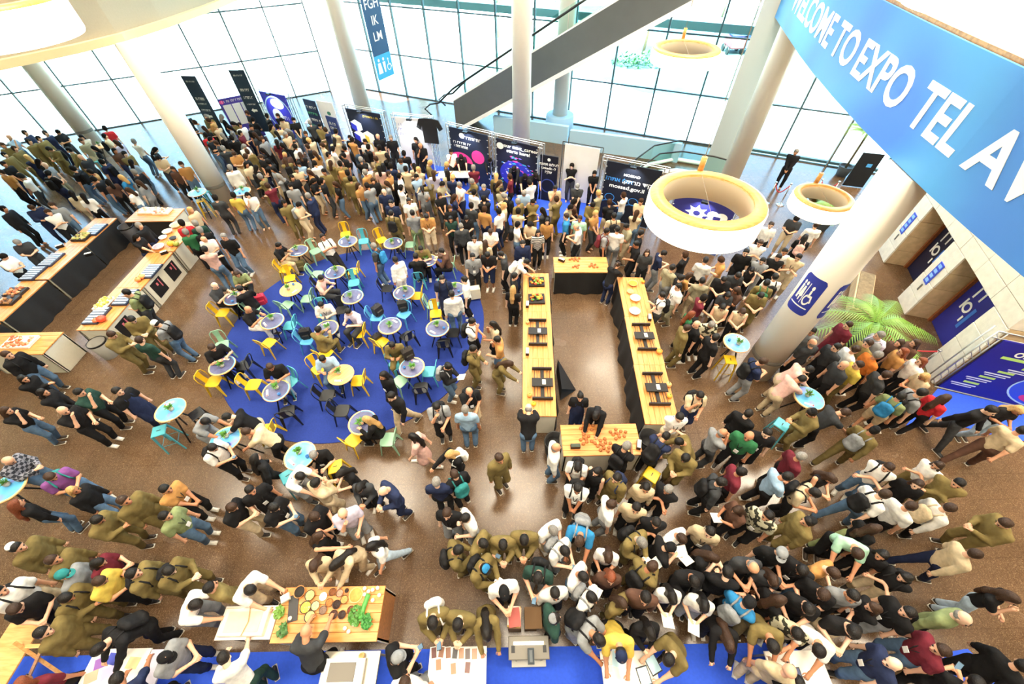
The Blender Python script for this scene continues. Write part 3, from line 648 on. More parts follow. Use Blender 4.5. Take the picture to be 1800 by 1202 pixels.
pk = MB().box((0, 0, .9), (.07, .05, 1.8)).mesh('picket', [mat('fence_blue', 'A9CBD8', .6)])
for k in range(60): O('picket', pk, fr_, (-9 + k * .32, 0, 0))
MB().box((.4, .04, .4), (19.2, .04, .08)).box((.4, .04, 1.4), (19.2, .04, .08)).build('fence_rail', MATS['fence_blue'], fr_)
for px, lb in ((1285, 'red and blue cart parked outside beside the fence'), (1310, 'second cart parked outside with blue cover')):
    x, y = out_at(px, 92); c = empty('parked_cart', (x, y, -.32)); tag(c, lb, 'cart')
    MB().box((0, 0, .75), (1.0, 1.6, .7), bev=.08).build('cart_body', mat('cart_red', '8A4A50', .5) if px < 1300 else mat('cart_slate', '5A6478', .5), c); MB().box((0, 0, 1.4), (1.05, 1.2, .6), bev=.15).build('cart_cover', mat('cart_blue', '4F6FB0', .6), c)
    for s in (-1, 1):
        for u in (-.5, .5): w_ = MB().cyl((0, 0, 0), .25, .12, 14).build('wheel', M_RAILB, c, (s * .5, u, .26)); w_.rotation_euler = (0, math.pi / 2 * s, 0)
# ramp handrails far outside left
for i, pts in enumerate(([(445, 108), (486, 56), (540, 90), (606, 130)],)):
    tag(MB().tube([W(x, y, .6) for x, y in pts], .09, 6).build('outdoor_handrail', mat('rail_teal', '9FC4CC', .5)), ('bent pale blue handrail outside the corner of the glass' if i == 0 else 'short pale blue handrail outside beside the ramp'), 'handrail')
# ---------------------------------------------------------------- carpets
M_BLUE = mat('carpet_blue', '2B3D8A', .95, noise=.12, scale=30, bump=.2, bscale=200, spec=.1)
tag(MB().lathe((-5.0, 8.8, .0), [(4.1, .002), (4.1, .012), (4.08, .016)], 96).build('round_rug', M_BLUE), 'large round blue carpet under the cafe tables', 'rug')
M_BLUE2 = mat('carpet_bright_blue', '3A5FE0', .9, noise=.08, scale=20, spec=.1)
tag(MB().box((-2.3, -.55, .007), (15.2, 2.0, .014)).build('booth_carpet', M_BLUE2), 'bright blue carpet strip under the near booth tables', 'carpet')
tag(MB().prism([tuple(W(*p)[:2]) for p in ((1648, 683), (1800, 718), (1800, 775), (1762, 770), (1640, 735), (1592, 748))], .001, .013).build('booth_carpet', M_BLUE2), 'bright blue carpet in front of the swirl backdrop', 'carpet')
tag(MB().prism([tuple(W(*p)[:2]) for p in ((1640, 1150), (1700, 1140), (1760, 1202), (1650, 1210))], .001, .013).build('booth_carpet', M_BLUE2), 'small blue carpet corner below the man in maroon', 'carpet')
tag(MB().prism([tuple(W(*p)[:2]) for p in ((640, 300), (760, 290), (1060, 345), (1070, 400), (980, 410), (800, 380))], .001, .013).build('booth_carpet', M_BLUE2), 'blue carpet along the row of backdrops', 'carpet')
# ---------------------------------------------------------------- uniqueness of labels
REG = {}
def uniq_labels():
    """things whose labels coincide are told apart by their order from left to right"""
    groups = {}
    for o in COL.objects:
        if o.parent is None and 'label' in o and 'px' in o: groups.setdefault(o['label'], []).append(o)
    words = ['first', 'second', 'third', 'fourth', 'fifth', 'sixth', 'seventh', 'eighth', 'ninth', 'tenth', 'eleventh', 'twelfth']
    for lb, os_ in groups.items():
        if len(os_) < 2: continue
        os_.sort(key=lambda o: o['px'])
        for i, o in enumerate(os_):
            t = 'leftmost' if i == 0 else ('rightmost' if i == len(os_) - 1 else words[i] + ' from left')
            w = lb.split(); o['label'] = ' '.join(w[:13]) + ', ' + t
    for o in COL.objects:
        for k in ('px', 'L', 'H'):
            if k in o: del o[k]
def thing(name, label, cat, loc=(0, 0, 0), rz=0., group=None, px=None):
    o = empty(name, loc, rz); tag(o, label, cat, group)
    if px is not None: o['px'] = float(px)
    return o
# ---------------------------------------------------------------- cafe tables
M_WOODT = mat_wood('table_wood', 'EDB878', 'D69A58', 2.5, .4); M_BLK = mat('black_steel', '191A1D', .45, metal=.3)
M_PRINT = mat('table_print', '5C5F86', .3, noise=.35, scale=6); M_RIMY = mat('print_yellow', 'D9D67E', .35); M_RIMB = mat('print_blue', '6FB8DC', .35)
M_HIGH = mat('high_table_print', '6F7FD0', .3)
_hn = M_HIGH.node_tree.nodes; _hl = M_HIGH.node_tree.links; _h1 = _hn.new('ShaderNodeTexCoord'); _h2 = _hn.new('ShaderNodeTexNoise'); _h2.inputs['Scale'].default_value = 3.2; _h3 = _hn.new('ShaderNodeValToRGB')
_h3.color_ramp.elements[0].position = .4; _h3.color_ramp.elements[1].position = .58; _h3.color_ramp.elements[0].color = (*hx('8C7FDC'), 1); _h3.color_ramp.elements[1].color = (*hx('5FB4E6'), 1)
_hl.new(_h1.outputs['Object'], _h2.inputs[0]); _hl.new(_h2.outputs['Fac'], _h3.inputs[0]); _hl.new(_h3.outputs[0], _hn['Principled BSDF'].inputs['Base Color'])
def table_parts(root, h, wood, high):
    MB().lathe((0, 0, h - .03), [(.335, 0), (.35, .008), (.35, .026), (.344, .03)], 40).build('tabletop', M_WOODT, root)
    if not wood:
        MB().lathe((0, 0, h), [(.338, .0), (.338, .003)], 40).build('printed_disc', M_HIGH if high else M_PRINT, root)
        for a0, a1, mm in ((.3, 3.3, M_RIMY), (3.3, 6.5, M_RIMB)):
            V = []; Fs = []
            for i in range(25):
                a = a0 + (a1 - a0) * i / 24
                for r_ in (.31, .336): V.append((r_ * math.cos(a), r_ * math.sin(a), h + .0045))
                if i: Fs.append((2 * i - 2, 2 * i - 1, 2 * i + 1, 2 * i))
            MB().add(V, Fs).build('printed_ring', mm, root)
    MB().cyl((0, 0, h - .09), .05, .06, 14).build('hub', M_BLK, root)
    for k in range(4 if not high else 3):
        a = k * 2 * math.pi / (4 if not high else 3) + .6; rr = .30 if not high else .36
        MB().tube([(.03 * math.cos(a), .03 * math.sin(a), h - .06), (rr * math.cos(a), rr * math.sin(a), .02)], .022, 6, r2=.018).build('leg', M_BLK, root)
M_POT = mat('pot_grey', 'B9B4A8', .7); M_GREEN = mat('plant_green', '5E9A3C', .55, noise=.3, scale=40)
def plant_mesh(seed):
    q = random.Random(seed); mb = MB()
    for k in range(46):
        a = q.uniform(0, 6.28); l = q.uniform(.07, .15); el = q.uniform(.3, 1.3); d = Vector((math.cos(a) * math.cos(el), math.sin(a) * math.cos(el), math.sin(el))); s = d.cross(Vector((0, 0, 1))).normalized() * .012
        p = Vector((0, 0, .09)) + d * .02; b_ = p + d * l * .6; c_ = p + d * l + Vector((0, 0, -.02))
        mb.add([p - s * .4, p + s * .4, b_ + s, b_ - s, c_], [(0, 1, 2, 3), (3, 2, 4)])
    return mb.mesh('leaves', [M_GREEN])
PLANTS = [plant_mesh(k) for k in range(3)]; POTM = MB().lathe((0, 0, 0), [(.04, 0), (.055, .02), (.06, .10), (.052, .10), (.05, .085)], 14).mesh('pot', [M_POT])
FLYM = MB().box((0, 0, .0025), (.055, .21, .005)).mesh('sheet', [mat('paper_white', 'F2F1EC', .6)]); FLYR = MB().box((0, .085, .006), (.045, .03, .002)).mesh('red_mark', [mat('mark_red', 'C8405A', .6)])
CUPM = MB().lathe((0, 0, 0), [(.03, 0), (.036, .004), (.04, .055), (.036, .055), (.032, .01)], 14).mesh('cup_body', [mat('cup_blue', '3A78B8', .4)])
TABLES = [  # px of the top, wood?, words that single it out
 (511, 508, 1, 'bare wooden cafe table at the rug edge'), (524, 440, 0, 'cafe table of the bearded man in black'), (611, 424, 0, 'cafe table behind the reclining man'),
 (691, 427, 0, 'cafe table at the far rug edge, empty'), (589, 478, 0, 'cafe table before the yellow chair and pink shirt'), (619, 521, 0, 'cafe table mid-rug with teal chair behind'),
 (710, 514, 0, 'cafe table with yellow chair and dark jacket'), (751, 457, 0, 'crowded cafe table with back-turned man'), (799, 508, 0, 'cafe table with two seated men and suitcase'),
 (478, 564, 0, 'cafe table of the white-haired guest'), (574, 577, 0, 'cafe table shared by three seated men'), (685, 572, 0, 'cafe table between two blue chairs'),
 (769, 576, 0, 'cafe table with one yellow and black chairs'), (390, 642, 0, 'cafe table at the rug border, guest resting head'), (485, 686, 0, 'cafe table of the seated man in black polo'),
 (599, 658, 1, 'wooden cafe table of the man in light blue'), (724, 645, 0, 'cafe table of the seated soldier with bag'), (637, 742, 0, 'cafe table of the blond woman in black'), (413, 523, 0, 'cafe table of three guests off the rug')]
HIGHT = [(299, 720, 'high bar table with teal and black stools'), (396, 772, 'high bar table hemmed in by leaning guests'), (12, 857, 'high bar table at the picture edge by plaid shirt'),
 (1295, 602, 'high bar table beside the sign column foot'), (1422, 699, 'high bar table in the crowd by peach shirt'), (527, 800, 'high printed table of the grey-haired man'), (346, 338, 'high table behind the banded column'), (425, 336, 'high table beside the banded column'), (178, 256, 'high table by the far striped shirt')]
TPOS = []
for i, (px, py, wd, ds) in enumerate(TABLES):
    p = W(px, py, .75); root = thing('cafe_table', 'round ' + ds, 'table', (p.x, p.y, 0), random.uniform(0, 6.28), 'round cafe tables'); table_parts(root, .75, wd, False); TPOS.append((p.x, p.y, ds, .75))
for i, (px, py, ds) in enumerate(HIGHT):
    p = W(px, py, 1.06); root = thing('bar_table', 'round ' + ds, 'table', (p.x, p.y, 0), random.uniform(0, 6.28), 'high bar tables'); table_parts(root, 1.06, i == 8, True); TPOS.append((p.x, p.y, ds, 1.06))
for i, (x, y, ds, h) in enumerate(TPOS):
    short = ' '.join(ds.split()[:10])
    a = random.uniform(0, 6.28); px_, py_ = x + .06 * math.cos(a), y + .06 * math.sin(a)
    o = thing('potted_plant', 'small potted green plant on the ' + short, 'plant', (px_, py_, h + .004), a, 'small table plants'); O('pot', POTM, o); O('leaves', PLANTS[i % 3], o)
    if i == 27: continue
    b_ = a + 2.2; o = thing('menu_strip', 'white menu strip on the ' + short, 'menu', (x + .21 * math.cos(b_), y + .21 * math.sin(b_), h + .006), b_, 'menu strips on tables'); O('sheet', FLYM, o); O('red_mark', FLYR, o)
    if i % 2 == 0:
        b_ = a + 4.2; o = thing('paper_cup', 'blue rimmed paper cup on the ' + short, 'cup', (x + .2 * math.cos(b_), y + .2 * math.sin(b_), h + .005), 0, 'cups on tables'); O('cup_body', CUPM, o)
# ---------------------------------------------------------------- metal chairs and stools
CHC = dict(y=('D9B01E', 'yellow'), t=('4FA9B8', 'teal'), b=('58A8D8', 'light blue'), g=('8DB89A', 'pale green'), k=('1E1F22', 'black'))
M_CH = {k: mat('chair_' + v[1].replace(' ', '_'), v[0], .35, metal=.15) for k, v in CHC.items()}
CH_MESH = {}
def chair_meshes(c):
    if c in CH_MESH: return CH_MESH[c]
    m = M_CH[c]; d = {}
    s = MB(); P = []
    for r_, z in ((.0, 0), (.012, .014), (.0, .028)):
        for k in range(24):
            a = 2 * math.pi * k / 24; co, si = math.cos(a), math.sin(a); e = .5
            P.append((math.copysign(abs(co) ** e, co) * (.18 + r_), math.copysign(abs(si) ** e, si) * (.18 + r_), .435 + z))
    Fs = [tuple(reversed(range(24))), tuple(range(48, 72))] + [(j * 24 + k, j * 24 + (k + 1) % 24, j * 24 + 24 + (k + 1) % 24, j * 24 + 24 + k) for j in range(2) for k in range(24)]
    d['seat'] = s.add(P, Fs).mesh('seat', [m])
    for i, (sx, sy) in enumerate(((1, 1), (-1, 1), (1, -1), (-1, -1))):
        a = Vector((sx * .15, sy * .15, .44)); b_ = Vector((sx * .215, sy * .225, 0)); V = []
        for p, w_ in ((a, .042), (b_, .016)): V += [(p.x - w_, p.y - .010, p.z), (p.x + w_, p.y - .010, p.z), (p.x + w_, p.y + .010, p.z), (p.x - w_, p.y + .010, p.z)]
        d['leg%d' % i] = MB().add(V, [(0, 1, 5, 4), (1, 2, 6, 5), (2, 3, 7, 6), (3, 0, 4, 7), (4, 5, 6, 7), (3, 2, 1, 0)]).mesh('leg', [m])
    d['back_hoop'] = MB().tube([(-.17, -.16, .45), (-.185, -.215, .66), (-.16, -.245, .79), (-.09, -.255, .84), (.09, -.255, .84), (.16, -.245, .79), (.185, -.215, .66), (.17, -.16, .45)], .013, 6).mesh('back_hoop', [m])
    V = []
    for z, y, w_ in ((.45, -.17, .075), (.64, -.225, .065), (.84, -.256, .085)): V += [(-w_, y - .004, z), (w_, y - .004, z), (w_, y + .006, z), (-w_, y + .006, z)]
    d['back_splat'] = MB().add(V, [(k * 4 + i, k * 4 + (i + 1) % 4, k * 4 + 4 + (i + 1) % 4, k * 4 + 4 + i) for k in range(2) for i in range(4)]).mesh('back_splat', [m])
    CH_MESH[c] = d; return d
FACE = dict(n=90, ne=45, e=0, se=-45, s=-90, sw=-135, w=180, nw=135)
def face_rz(px, py, f, z=1.6):
    """heading on the floor of someone who faces the picture direction f at (px, py)"""
    a = math.radians(FACE[f]); p = W(px, py, z); q = W(px + 12 * math.cos(a), py - 12 * math.sin(a), z); return math.atan2(q.y - p.y, q.x - p.x) - math.pi / 2
CHAIRS = '''502 474 y e|554 441 g se|607 411 y s|639 424 t s|671 422 y se|721 430 g w|622 477 y w|622 497 t s|557 482 g e|509 489 y s|540 525 g w|504 536 g ne|510 572 t w|577 519 k e|681 507 k e|732 520 y w|736 486 t n|789 467 g w|761 536 g e|766 551 y s|662 557 b e|710 552 b sw|716 591 k nw|797 585 k w|780 603 k n|472 603 y ne|540 598 b e|572 621 y ne|631 586 y w|601 545 k s|670 601 y ne|697 640 t se|754 653 t w|702 671 g ne|740 682 k n|575 695 k e|630 669 y w|561 648 y se|445 676 y e|509 672 t sw|505 724 k n|430 642 k w|375 670 y e|601 722 k e|622 772 y ne|682 772 g w|470 756 y w|391 549 y e|390 607 g s|446 544 g e|568 548 t s|566 502 k e|787 508 t e'''
for ln in CHAIRS.split('|'):
    px, py, c, f = ln.split(); px = int(px); py = int(py); p = W(px, py, .46); dm = chair_meshes(c)
    tb = min(TPOS, key=lambda t: (t[0] - p.x) ** 2 + (t[1] - p.y) ** 2)
    o = thing('metal_chair', '%s metal chair at the %s' % (CHC[c][1], ' '.join(tb[2].split()[:9])), 'chair', (p.x, p.y, .016 if (p.x + 5) ** 2 + (p.y - 8.8) ** 2 < 16.6 else 0), face_rz(px, py, f, .46), 'metal cafe chairs', px)
    for k, me in dm.items(): O(me.name.split('.')[0], me, o)
def stool(px, py, c, label):
    p = W(px, py, .75); m = M_CH[c]; o = thing('bar_stool', label, 'stool', (p.x, p.y, 0), random.uniform(0, 1.5))
    MB().box((0, 0, .745), (.31, .31, .035), bev=.012).build('seat', m, o); MB().box((0, 0, .764), (.09, .02, .002)).build('hand_slot', M_BLK, o)
    for sx in (1, -1):
        for sy in (1, -1): MB().tube([(sx * .13, sy * .13, .74), (sx * .20, sy * .20, .0)], .03, 4, r2=.017).build('leg', m, o)
    MB().tube([(.17, .17, .3), (-.17, .17, .3), (-.17, -.17, .3), (.17, -.17, .3)], .008, 4, closed=True).build('footrest', m, o)
stool(279, 757, 't', 'teal metal bar stool before the blue high table'); stool(345, 727, 'k', 'black metal bar stool tucked at the blue high table'); stool(352, 352, 'y', 'yellow metal bar stool behind the banded column')
stool(506, 836, 't', 'teal metal bar stool by the man in white leaning in'); stool(1284, 632, 'y', 'yellow bar stool beneath the high table by the sign column'); stool(1375, 746, 't', 'teal bar stool half hidden by the kneeling crowd'); stool(1146, 834, 'y', 'yellow bar stool behind the soldiers at the pastry counter'); stool(358, 338, 't', 'pale blue stool behind the banded column'); stool(589, 820, 'y', 'yellow stool under the grey-haired seated man')
stool(168, 283, 't', 'light blue stool far off beneath the striped shirt')
# ---------------------------------------------------------------- serving counters
M_TOP = mat_wood('counter_wood', 'E69E58', 'C47C3C', 1.6, .35, 'Y'); M_TOPX = mat_wood('counter_wood_x', 'E69E58', 'C47C3C', 1.6, .35, 'X'); M_PANEL = mat('panel_cream', 'DCD6C4', .6, noise=.03); M_DRAPE = mat('drape_black', '151517', .7, noise=.15, scale=5)
M_POSTER = mat('poster_black', '14151A', .5)
def drape_mesh(L, h, seed, bulge=.12):
    q = random.Random(seed); V = []; Fs = []; nx, nz = 22, 7; ph = [q.uniform(0, 6) for _ in range(4)]
    for j in range(nz + 1):
        t = j / nz
        for i in range(nx + 1):
            s = i / nx; d = bulge * t * (.35 + .3 * math.sin(s * 9 + ph[0]) + .25 * math.sin(s * 21 + ph[1]) + .5 * math.sin(math.pi * s) ** 2)
            V.append((s * L, -d, h * (1 - t) + .012))
    for j in range(nz):
        for i in range(nx): a = j * (nx + 1) + i; Fs.append((a, a + 1, a + nx + 2, a + nx + 1))
    return MB().add(V, Fs, 0, True)
def counter(x0, y0, x1, y1, label, front, h=.90, rz=0., drape=None, ends=True, post=0, psides='nes', pm=None, open_front=False):
    """unit with plank worktop; front / drape name the sides (n, e, s, w) closed with cream panels / black cloth"""
    cx, cy = (x0 + x1) / 2, (y0 + y1) / 2; w, d = x1 - x0, y1 - y0
    o = thing('serving_counter', label, 'counter', (cx, cy, 0), rz, 'plank serving counters'); along = 'Y' if d > w else 'X'
    n = 6
    for k in range(n):      # planks of the worktop
        if along == 'Y': pl = MB().box((-w / 2 + w * (k + .5) / n, 0, h - .02), (w / n - .004, d, .04), bev=.004)
        else: pl = MB().box((0, -d / 2 + d * (k + .5) / n, h - .02), (w, d / n - .004, .04), bev=.004)
        pl.build('plank', M_TOP if along == 'Y' else M_TOPX, o)
    S = dict(n=((0, d / 2 - .03, w - .06, .03)), s=((0, -d / 2 + .03, w - .06, .03)), e=((w / 2 - .03, 0, .03, d - .06)), w=((-w / 2 + .03, 0, .03, d - .06)))
    for k in front:
        a, b_, sx, sy = S[k]; MB().box((a, b_, (h - .04) / 2), (sx, sy, h - .045)).build('panel', pm or M_PANEL, o)
        for i in range(post if k in psides else 0):
            u = (i + .5) / post - .5; q = MB()
            if k == 'e': q.box((a + .02, u * d * .92, h * .52), (.008, .52, .56)); t_ = MB().box((a + .026, u * d * .92, h * .66), (.006, .07, .1)).box((a + .026, u * d * .92 + .14, h * .62), (.006, .04, .3))
            else: q.box((u * w * .92, b_ - .02, h * .52), (.52, .008, .56)); t_ = MB().box((u * w * .92, b_ - .026, h * .66), (.07, .006, .1)).box((u * w * .92 + .14, b_ - .026, h * .62), (.04, .006, .3))
            q.build('poster', M_POSTER, o); t_.build('poster_print', mat('poster_pink', 'D8707E', .5), o)
    if not open_front:
        for sx in (-1, 1):
            for sy in (-1, 1): MB().box((sx * (w / 2 - .04), sy * (d / 2 - .04), (h - .04) / 2), (.05, .05, h - .045)).build('leg', M_PANEL, o)
    for k in (drape or ''):
        Lk = w if k in 'ns' else d; dm = drape_mesh(Lk - .04, h - .045, int(abs(cx * 31 + cy * 17) * 10) + ord(k))
        q = dm.build('drape', M_DRAPE, o)
        if k == 's': q.location = (-w / 2 + .02, -d / 2 - .005, 0)
        if k == 'n': q.location = (w / 2 - .02, d / 2 + .005, 0); q.rotation_euler = (0, 0, math.pi)
        if k == 'e': q.location = (w / 2 + .005, -d / 2 + .02, 0); q.rotation_euler = (0, 0, math.pi / 2)
        if k == 'w': q.location = (-w / 2 - .005, d / 2 - .02, 0); q.rotation_euler = (0, 0, -math.pi / 2)
    return o
_r = math.radians(2.2)
for i, (yy, wd) in enumerate(((5.77, 'end with the lemon'), (7.55, 'middle with the black rack'), (9.33, 'far end with the vegetable boxes'))):
    counter(.42 + .036 * (yy - 4.9) - .2, yy - .89, 1.26 + .036 * (yy - 4.9) - .2, yy + .89, 'plank serving counter of the island by the rug, ' + wd, 'w' + ('s' if i == 0 else ''), rz=-_r, drape='e')
for i, (yy, wd) in enumerate(((5.48, 'near end with a black rack'), (7.26, 'middle with rack and orange gourd'), (9.04, 'far end with bowls'))):
    counter(3.15 + .06 * (yy - 4.6), yy - .89, 3.98 + .06 * (yy - 4.6), yy + .89, 'plank serving counter of the island beside the lamp, ' + wd, 'e' + ('s' if i == 0 else ''), rz=-_r * 1.4, drape='w')
counter(1.12, 3.84, 2.93, 4.63, 'plank pastry counter at the near end of the island', 'sew'); counter(1.46, 10.22, 3.28, 11.03, 'plank counter closing the far end of the island', 'n', rz=-.03, drape='s')
for i, yy in enumerate((8.95, 10.8, 12.7)):
    counter(-12.86, yy - .92, -11.98, yy + .92, 'plank counter with black posters, ' + ('near end with the tomatoes', 'middle with chafing trays', 'far end with the bowls')[i], 'es' if i == 0 else 'e', drape='w', post=(2, 2, 1)[i], psides='e')
for i, yy in enumerate((7.5, 9.4, 11.3, 13.1)):
    counter(-16.25, yy - .92, -15.4, yy + .9, 'black-draped plank counter under the far window light, ' + ('nearest unit', 'second unit', 'third unit', 'last unit')[i], 'w', drape='e' + ('n' if i == 3 else ''))
counter(-14.92, 13.72, -13.05, 14.6, 'black-draped counter with white fish platters by the column', 'e', drape='s'); counter(-15.1, 7.14, -13.2, 7.98, 'cream counter with the meat display at the picture edge', 'sen', post=1, psides='s')
counter(-4.31, .52, -2.45, 1.36, 'plank table loaded with dips, herbs and onions', 'ewn', pm=mat_wood('side_wood', 'B87840', '96602E', 2.))
# ---------------------------------------------------------------- near booth tables
M_WT = mat('white_laminate', 'F3EFE6', .4); M_STEEL = mat('brushed_steel', 'A8A294', .35, metal=.6)
def booth_table(x0, y0, x1, y1, h, label, m=None):
    o = thing('booth_table', label, 'table', ((x0 + x1) / 2, (y0 + y1) / 2, 0)); w, d = x1 - x0, y1 - y0
    MB().box((0, 0, h - .02), (w, d, .04), bev=.006).build('tabletop', m or M_WT, o)
    for sx in (-1, 1):
        for sy in (-1, 1): MB().tube([(sx * (w / 2 - .05), sy * (d / 2 - .05), 0), (sx * (w / 2 - .05), sy * (d / 2 - .05), h - .04)], .02, 6).build('leg', M_STEEL, o)
    return o
booth_table(-7.42, -.55, -6.44, .50, .75, 'white craft table with purple paint and papers'); booth_table(-1.53, -.6, -.54, .44, .75, 'white table with rows of photo cards'); booth_table(1.42, -.65, 2.35, .34, .75, 'white booth table with tablets and leaflets')
booth_table(4.25, -.6, 5.2, .30, .75, 'white booth table at the edge of the blue carpet'); booth_table(-5.3, .58, -4.33, 1.08, .9, 'white table holding the wrapped bread box'); booth_table(-6.43, -.5, -6.12, .48, .74, 'narrow lilac table beside the craft table', mat('lilac_laminate', 'C9C6DA', .5))
booth_table(-9.2, -.2, -8.6, .9, .8, 'small wooden stand at the picture corner', M_WOODT)
for _px, _py, _lb in ((798, 306, 'white demo table before the pink circle backdrop'), (893, 300, 'white demo table before the career backdrop'), (712, 262, 'white demo table before the white backdrop'), (560, 212, 'white demo table before the navy list backdrop')):
    _p = W(_px, _py, .75); booth_table(_p.x - .7, _p.y - .3, _p.x + .7, _p.y + .3, .75, _lb)
# steel table with white scale
booth_table(-3.3, -.75, -2.35, .40, .88, 'brushed steel table behind the dips table', M_STEEL)
o = thing('kitchen_scale', 'white flat scale with dark plate on the steel table', 'scale', (-2.9, .12, .882)); MB().box((0, 0, .05), (.66, .36, .1), bev=.02).build('scale_body', M_WT, o); MB().box((-.02, 0, .104), (.44, .25, .012), bev=.004).build('weighing_plate', mat('plate_dark', '55514A', .35, metal=.5), o)
o = thing('small_jar', 'small tan jar on the steel table', 'jar', (-2.65, .33, .882)); MB().lathe((0, 0, 0), [(.04, 0), (.05, .03), (.045, .08), (.03, .08), (.028, .05)], 14).build('jar_body', mat('jar_tan', 'C79A62', .6), o)
# kiosk with screen
o = thing('demo_kiosk', 'grey demo kiosk with lit strip and hand-held scanner', 'kiosk', (.19, .40, 0))
MB().box((0, 0, .88), (.70, .33, .05), bev=.01).build('desk', mat('kiosk_top', '6A655A', .4), o); MB().box((0, .06, .91), (.52, .05, .012)).build('lit_strip', mat('strip_light', 'FFF2C8', .4, emit=1.6), o)
for sx in (-1, 1): MB().box((sx * .27, -.02, .91), (.06, .1, .01)).build('pad', M_BLK, o); MB().tube([(sx * .22, -.16, 0), (sx * .22, -.16, .86)], .018, 6).build('leg', M_STEEL, o)
MB().box((.03, -.12, .97), (.11, .22, .10), bev=.03).build('scanner', mat('scanner_grey', '4E565C', .5), o); MB().box((0, -.1, .3), (.6, .3, .5)).build('cabinet', mat('kiosk_grey', 'B0AEA8', .5), o)
o = thing('magazine_stack', 'stack of colourful magazines before the kiosk', 'magazines', (-.05, .85, 0)); q = random.Random(5)
MB().box((0, 0, .36), (.24, .34, .72)).build('box_base', mat('cardboard', '8A6A48', .8), o)
for k in range(7): MB().box((q.uniform(-.02, .02), q.uniform(-.02, .02), .735 + k * .022), (.21, .29, .02), q.uniform(-.1, .1)).build('magazine', mat('magazine_%d' % k, q.choice(['B04A40', 'D8B088', '40506A', 'C8A040', 'E0D8CC', '7A4A5A']), .5), o)
o = thing('cardboard_box', 'open brown cardboard box beside the magazines', 'box', (.25, .86, 0)); MB().box((0, 0, .25), (.22, .34, .5)).build('box_body', MATS['cardboard'], o); MB().box((.16, 0, .5), (.1, .34, .01)).build('flap', MATS['cardboard'], o)
# easel
o = thing('wooden_easel', 'wooden easel frame on the blue carpet corner', 'easel', (-8.5, .35, 0)); 
MB().tube([(-.5, -.4, 0), (.35, .2, 1.0)], .03, 4).build('leg', M_WOODT, o); MB().tube([(.5, -.35, 0), (-.2, .25, 1.0)], .03, 4).build('leg', M_WOODT, o); MB().box((0, .2, .85), (.7, .06, .04)).build('ledge', M_WOODT, o)
# cards, papers, tablets
def flat(name, label, cat, px, py, z, w, d, col, rz=0., th=.006, group=None, screen=None):
    p = W(px, py, z); o = thing(name, label, cat, (p.x, p.y, z + .002), rz, group, px); MB().box((0, 0, th / 2), (w, d, th), bev=min(.002, th / 3)).build('sheet' if screen is None else 'casing', mat('paper_' + col, col, .5), o)
    if screen: MB().box((0, 0, th + .001), (w * .86, d * .86, .002)).build('screen', mat('screen_' + screen, screen, .3), o)
    return o
cards = ((763, 1147), (776, 1146), (788, 1147), (800, 1148), (811, 1148), (822, 1149), (834, 1149), (771, 1168), (797, 1175), (822, 1173))
q = random.Random(2)
for i, (x, y) in enumerate(cards): flat('photo_card', 'photo card with dark picture on the white card table', 'card', x, y, .75, .10, .17, 'F4F2EE', q.uniform(-.15, .15), group='photo cards', screen=q.choice(['6A3A34', '2E2A30', '8A5A40', '54403E', 'B08060']))
for x, y, c, lb in ((178, 1165, '8A5AB0', 'purple painted paper on the craft table'), (199, 1158, '3A4AC0', 'blue painted paper on the craft table'), (190, 1182, 'B8B4E8', 'lilac sketch sheet on the craft table'), (160, 1190, 'E8B49A', 'peach sketch sheet on the craft table'), (234, 1165, 'E8D8A0', 'pale yellow sheet on the craft table')): flat('paint_paper', lb, 'paper', x, y, .75, .2, .16, c, q.uniform(-.5, .5))
for x, y, rz_, lb in ((1085, 1158, -.2, 'white tablet lying on the leaflet table beside the cup'), (1148, 1168, .4, 'white leaflet tablet held on the table edge'), (1132, 1188, .2, 'dark tablet at the lower table corner'), (1358, 1185, .1, 'blue folder on the booth table by the carpet edge'), (1400, 1190, .0, 'open laptop base on the booth table')): flat('tablet', lb, 'tablet', x, y, .752, .2, .26, 'F2F2F0' if x < 1130 else '2A2C34', rz_, .008, screen='BFE4F4' if x < 1160 else '3A4A80')
for x, y in ((1071, 1165), (1071, 1176)): flat('drink_can', 'silver drink can on the leaflet table', 'can', x, y, .75, .06, .06, 'C8CCD0', 0, .11)
# ---------------------------------------------------------------- food
def bowl(name, label, px, py, z, r, dish, food, group=None, heap=.5, cat='bowl', n=0, chunk=None):
    p = W(px, py, z); o = thing(name, label, cat, (p.x, p.y, z + .002), random.uniform(0, 6), group, px)
    MB().lathe((0, 0, 0), [(r * .6, 0), (r * .95, r * .35), (r, r * .5), (r * .95, r * .5), (r * .85, r * .3)], 20).build('dish', mat('dish_' + dish, dish, .4), o)
    MB().lathe((0, 0, r * .36), [(r * .9, 0), (r * .7, r * .25 * heap), (r * .35, r * .42 * heap), (.0001, r * .48 * heap)], 18, cap=False).build('food', mat('food_' + food, food, .6, noise=.3, scale=30, bump=.6, bscale=60), o)
    q = random.Random(int(px * 7 + py))
    if n:
        mb = MB()
        for k in range(n): a = q.uniform(0, 6.28); u = q.random() ** .5 * .75 * r; mb.ball((u * math.cos(a), u * math.sin(a), r * .36 + r * .3 * heap * (1 - u / r)), q.uniform(.15, .24) * r, 7, 5, sz=.7)
        mb.build('chunks', mat('food_' + chunk, chunk, .6, noise=.3, scale=25), o)['kind'] = 'stuff'
    return o
zt_ = .9
def f2(x, y): return 470 + x / 7.5, 1010 + y / 7.5
